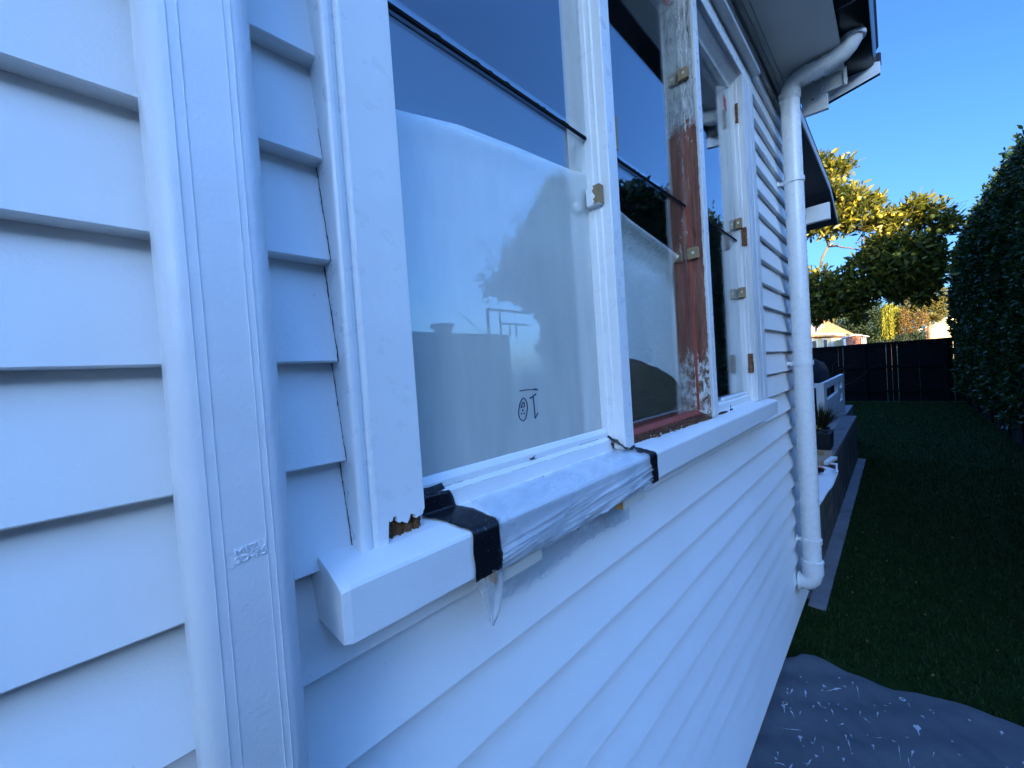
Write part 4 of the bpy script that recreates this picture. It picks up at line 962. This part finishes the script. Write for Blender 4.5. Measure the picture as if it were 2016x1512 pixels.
# low bare branches in front of the fence
bb = thing('bare_shrub', 'low bare brown branches in front of the black fence', 'shrub', (16, 1.5, -2.15))
b = MB(); b.tube([(16, 1.75, -2.15), (16, 1.6, -1.4), (16, 1.20, -1.06), (16, .98, -.95), (16, .72, -.89)], [.03, .028, .02, .014, .006], 6)
b.tube([(16, .98, -.95), (16, .70, -.72), (16, .57, -.53), (16, .26, -.40)], [.014, .011, .008, .003], 6); b.tube([(16, 1.6, -1.4), (16, 1.48, -.8), (16, 1.43, -.40), (16, 1.23, -.09)], [.02, .014, .01, .004], 6); b.tube([(16, 1.45, -.6), (16, 1.2, -.5), (16, 1.06, -.43), (16, .7, -.36)], [.012, .009, .007, .003], 6)
b.build('branch', 'darkbark', bb, smooth=True)

# ---- beyond the fence
def simple_tree(name, label, base, trunk_h, blobs, mat, dens, ls, aspect=.5, droop=0., spread=.9, grp='trees beyond the fence'):
    t = thing(name, label, 'tree', base, grp)
    b = MB(); b.tube([base, (base[0], base[1] + .1, base[2] + trunk_h * .5), (base[0], base[1], base[2] + trunk_h)], [.35, .28, .15], 8); b.build('trunk', 'darkbark', t, smooth=True)
    P_, O_ = [], []
    for (x, y, z, rx, ry, rz) in blobs: p, d = blob_points(x, y, z, rx, ry, rz, int(dens * (ry * rz)), .45); P_.append(p); O_.append(d)
    P_ = np.concatenate(P_); O_ = np.concatenate(O_)
    fast_mesh('crown', leaf_verts(P_, ls * (.7 + .6 * rng.random(len(P_))), aspect, droop, O_ * .6, spread), 6, mat, t, rng.random(len(P_)))
    return t
# weeping yellow-green tree: hanging strands
t = thing('weeping_tree', 'bright yellow-green weeping tree beyond the fence', 'tree', (58, .4, -3), 'trees beyond the fence')
b = MB(); b.tube([(58, .4, -3), (58, .4, 1), (58, .3, 4.4)], [.3, .25, .08], 8); b.build('trunk', 'darkbark', t, smooth=True)
P_ = []
for i in range(230):
    a = random.uniform(0, 6.283); r = random.uniform(.15, 1.0) ** .7; yy = .30 + .86 * r * math.cos(a); xx = 58 + .9 * r * math.sin(a); zt = 4.95 - .9 * r * r + random.uniform(-.3, .2); zb = .6 + random.uniform(0, 1.3) * r
    m_ = int((zt - zb) / .09)
    for k in range(m_): P_.append((xx + random.gauss(0, .04), yy + random.gauss(0, .035), zt - k * .09))
P_ = np.array(P_); fast_mesh('crown', leaf_verts(P_, .17 + .1 * rng.random(len(P_)), .28, 2.2, None, .55), 6, 'willow', t, rng.random(len(P_)))
simple_tree('leafy_tree', 'tall olive green tree right of the weeping tree', (63, -2.0, -3), 6, [(63, -1.3, 5.0, 1.6, 1.0, 1.3), (63, -2.2, 5.4, 1.6, 1.1, 1.3), (63, -3.2, 5.2, 1.6, 1.1, 1.4), (63, -.8, 3.6, 1.4, .8, 1.3), (63, -2.9, 3.9, 1.5, 1.1, 1.2), (63, -4.0, 4.2, 1.5, 1.0, 1.6), (63, -1.9, 3.9, 1.3, .8, 1.0)], 'olive', 950, .22)
simple_tree('bushy_tree', 'rusty brown bushy tree low beside the weeping tree', (57, -1.0, -3), 4, [(57, -.80, 1.9, .7, .55, 1.1), (57, -.75, 3.3, .6, .42, .8), (57, -1.3, 1.9, .7, .5, .7), (57, -1.9, 2.9, .8, .6, .7)], 'rust', 1500, .16)
K_ = 92 / 66
simple_tree('dark_conifer', 'dark tree mass left of the weeping tree behind the tiled house', (92, 5, -3), 6, [(92 + i_[0] * .2, i_[1] * K_, i_[2] * K_, i_[3] * K_, i_[4] * K_, i_[5] * K_) for i_ in ((66, 2.4, 3.4, 1.8, 1.2, 2.4), (66, 4.0, 3.6, 1.8, 1.3, 2.2), (66, 5.6, 4.4, 1.8, 1.3, 2.2), (66, 1.5, 4.0, 1.6, .7, 2.6), (66, 3.2, 5.6, 1.6, 1.4, 1.2), (66, 4.9, 2.6, 1.6, 1.3, 2.0), (64.5, 3.0, 1.6, 1, 1.8, 1.2))], 'darktree', 330, .42)
simple_tree('low_shrub', 'low dark green mound of shrub just above the fence', (50, -1.0, -3), 2, [(50, -.75, .75, .8, 1.1, .55), (50, -1.5, 1.1, .6, .55, .5), (50, .55, .55, .6, .8, .4)], 'darktree', 2200, .13, grp=None)
simple_tree('leafy_tree', 'sunlit green tree top behind the satellite dish', (95, 10.5, -3), 7, [(95, 10.3, 6.2, 1.5, 1.3, 1.2), (95, 8.6, 6.4, 1.2, 1.0, .9), (95, 12, 6.5, 1.2, 1.0, 1.0)], 'olive', 420, .32)
# cabbage tree
t = thing('cabbage_tree', 'spiky cabbage tree beside the cream house on the right', 'tree', (59, -2.55, -3), None)
b = MB(); b.tube([(59, -2.55, -3), (59, -2.5, .5), (59, -2.55, 2.4)], [.16, .13, .11], 8); b.build('trunk', 'bark', t, smooth=True)
n = 420; d = rng.normal(size=(n, 3)); d[:, 2] = np.abs(d[:, 2]) * 1.1 - .35; d /= np.linalg.norm(d, axis=1)[:, None]; c0 = np.array([59, -2.75, 2.75]); s = np.cross(d, rng.normal(size=(n, 3))); s /= np.linalg.norm(s, axis=1)[:, None]; L = (.75 + .25 * rng.random(n))[:, None]
fast_mesh('crown', np.stack([c0 + d * .08 - s * .02, c0 + d * .08 + s * .02, c0 + d * L * .6 + s * .028, c0 + d * L - np.array([0, 0, .1]), c0 + d * L * .6 - s * .028], 1).reshape(-1, 3), 5, 'olive', t, rng.random(n))
# tiled house far left
t = thing('tiled_house', 'cream house with terracotta tiled roof beyond the fence', 'house', (84, 9, -3))
b = MB(); b.box(80, 90, 5.5, 14, -3, 3.05); b.build('wall', 'cream', t)
b = MB(); b.prism([(15, 3.0), (15, 7.4), (10.0, 7.0), (4.4, 2.62), (4.4, 2.50), (5.4, 2.9)], 0, 80.8, 90)
b.prism([(14.5, 3.3), (14.5, 3.45), (5.3, 2.65), (5.3, 2.5)], 0, 79.2, 80.8); rf = b.build('roof', 'terracotta', t)
b = MB(); b.prism([(14.5, 3.72), (14.5, 3.9), (6.0, 3.10), (6.0, 2.95)], 0, 79.1, 79.2); b.build('fascia', 'white', rf)
for y0, y1 in ((8.95, 9.75), (7.6, 8.3), (10.2, 10.9)):
    b = MB(); b.box(79.92, 80, y0, y1, .8, 2.4); w_ = b.build('window', 'white', t); b = MB(); b.box(79.88, 79.92, y0 + .15, y1 - .15, .8, 2.2); b.build('pane', 'farwin', w_)
b = MB(); b.box(79.93, 80, 6.95, 7.25, .7, 2.5); b.build('drainpipe', 'white', t)
b = MB(); b.box(79.93, 80, 6.0, 6.6, 1.9, 2.2); b.build('vent', 'white', t)
b = MB(); b.box(80.2, 81.2, 9.3, 10.6, 3.4, 5.5); b.box(80.1, 80.2, 9.45, 9.6, 3.4, 5.3); b.build('dormer', 'white', t)
t = thing('satellite_dish', 'grey satellite dish on the tiled house', 'satellite dish', (79.5, 8.7, 3.3))
b = MB(); b.grid(lambda u, v: (79.6 + .25 * v * v - .1, 8.55 + .55 * v * math.cos(u * 6.2832), 4.75 + .82 * v * math.sin(u * 6.2832)), 28, 6); q = b.build('dish', 'greyroof', t, smooth=True)
b = MB(); b.tube([(79.8, 8.9, 3.4), (79.6, 8.75, 4.6)], .06, 6); b.tube([(79.8, 8.5, 3.4), (79.6, 8.7, 4.2)], .04, 6); b.build('mast', 'white', t)
t = thing('brick_garage', 'small brown brick garage with white trimmed gable beside the tiled house', 'garage', (78, 4.2, -3))
b = MB(); b.box(77, 79, 3.55, 5.5, -3, 2.25); b.build('wall', 'brick', t)
b = MB(); b.prism([(5.8, 2.15), (5.8, 2.3), (4.1, 2.62), (2.7, 2.15), (2.7, 2.05), (4.1, 2.45)], 0, 76.8, 79.2); b.build('roof', 'white', t)
b = MB(); b.box(76.95, 78.9, 2.95, 3.549, -3, 2.1); b.build('porch_wall', 'cover', t)
b = MB()
for y_ in (3.0, 3.2, 3.42): b.box(76.85, 76.95, y_, y_ + .1, .9, 2.0)
b.build('porch_post', 'white', t); b = MB(); b.box(76.9, 77, 5.25, 5.5, .8, 2.05); b.build('corner_post', 'white', t)
# cream house right
t = thing('cream_house', 'cream house with grey roof half hidden by the hedge', 'house', (60, -4, -3))
b = MB(); b.prism([(-2.57, -3), (-2.57, 2.08), (-4.2, 2.95), (-8, 2.95), (-8, -3)], 0, 60, 66); b.build('wall', 'cream', t)
b = MB(); b.prism([(-2.28, 1.95), (-2.28, 2.10), (-4.2, 3.15), (-8.3, 3.15), (-8.3, 2.96), (-4.2, 2.96)], 0, 59.6, 66.2); rf = b.build('roof', 'greyroof', t)
b = MB(); b.box(60.5, 61.2, -2.75, -2.2, 1.9, 2.85); b.build('chimney', 'cream', rf)
b = MB(); b.box(59.9, 60, -2.56, -2.3, -3, 1.98); b.build('corner_boards', 'brick', t)
b = MB(); b.box(59.93, 60, -3.2, -3.05, 1.9, 2.35); b.build('vent', 'white', t)
b = MB(); b.box(59.5, 60, -2.1, -1.75, 1.65, 1.95); b.build('meter_box', 'white', t)
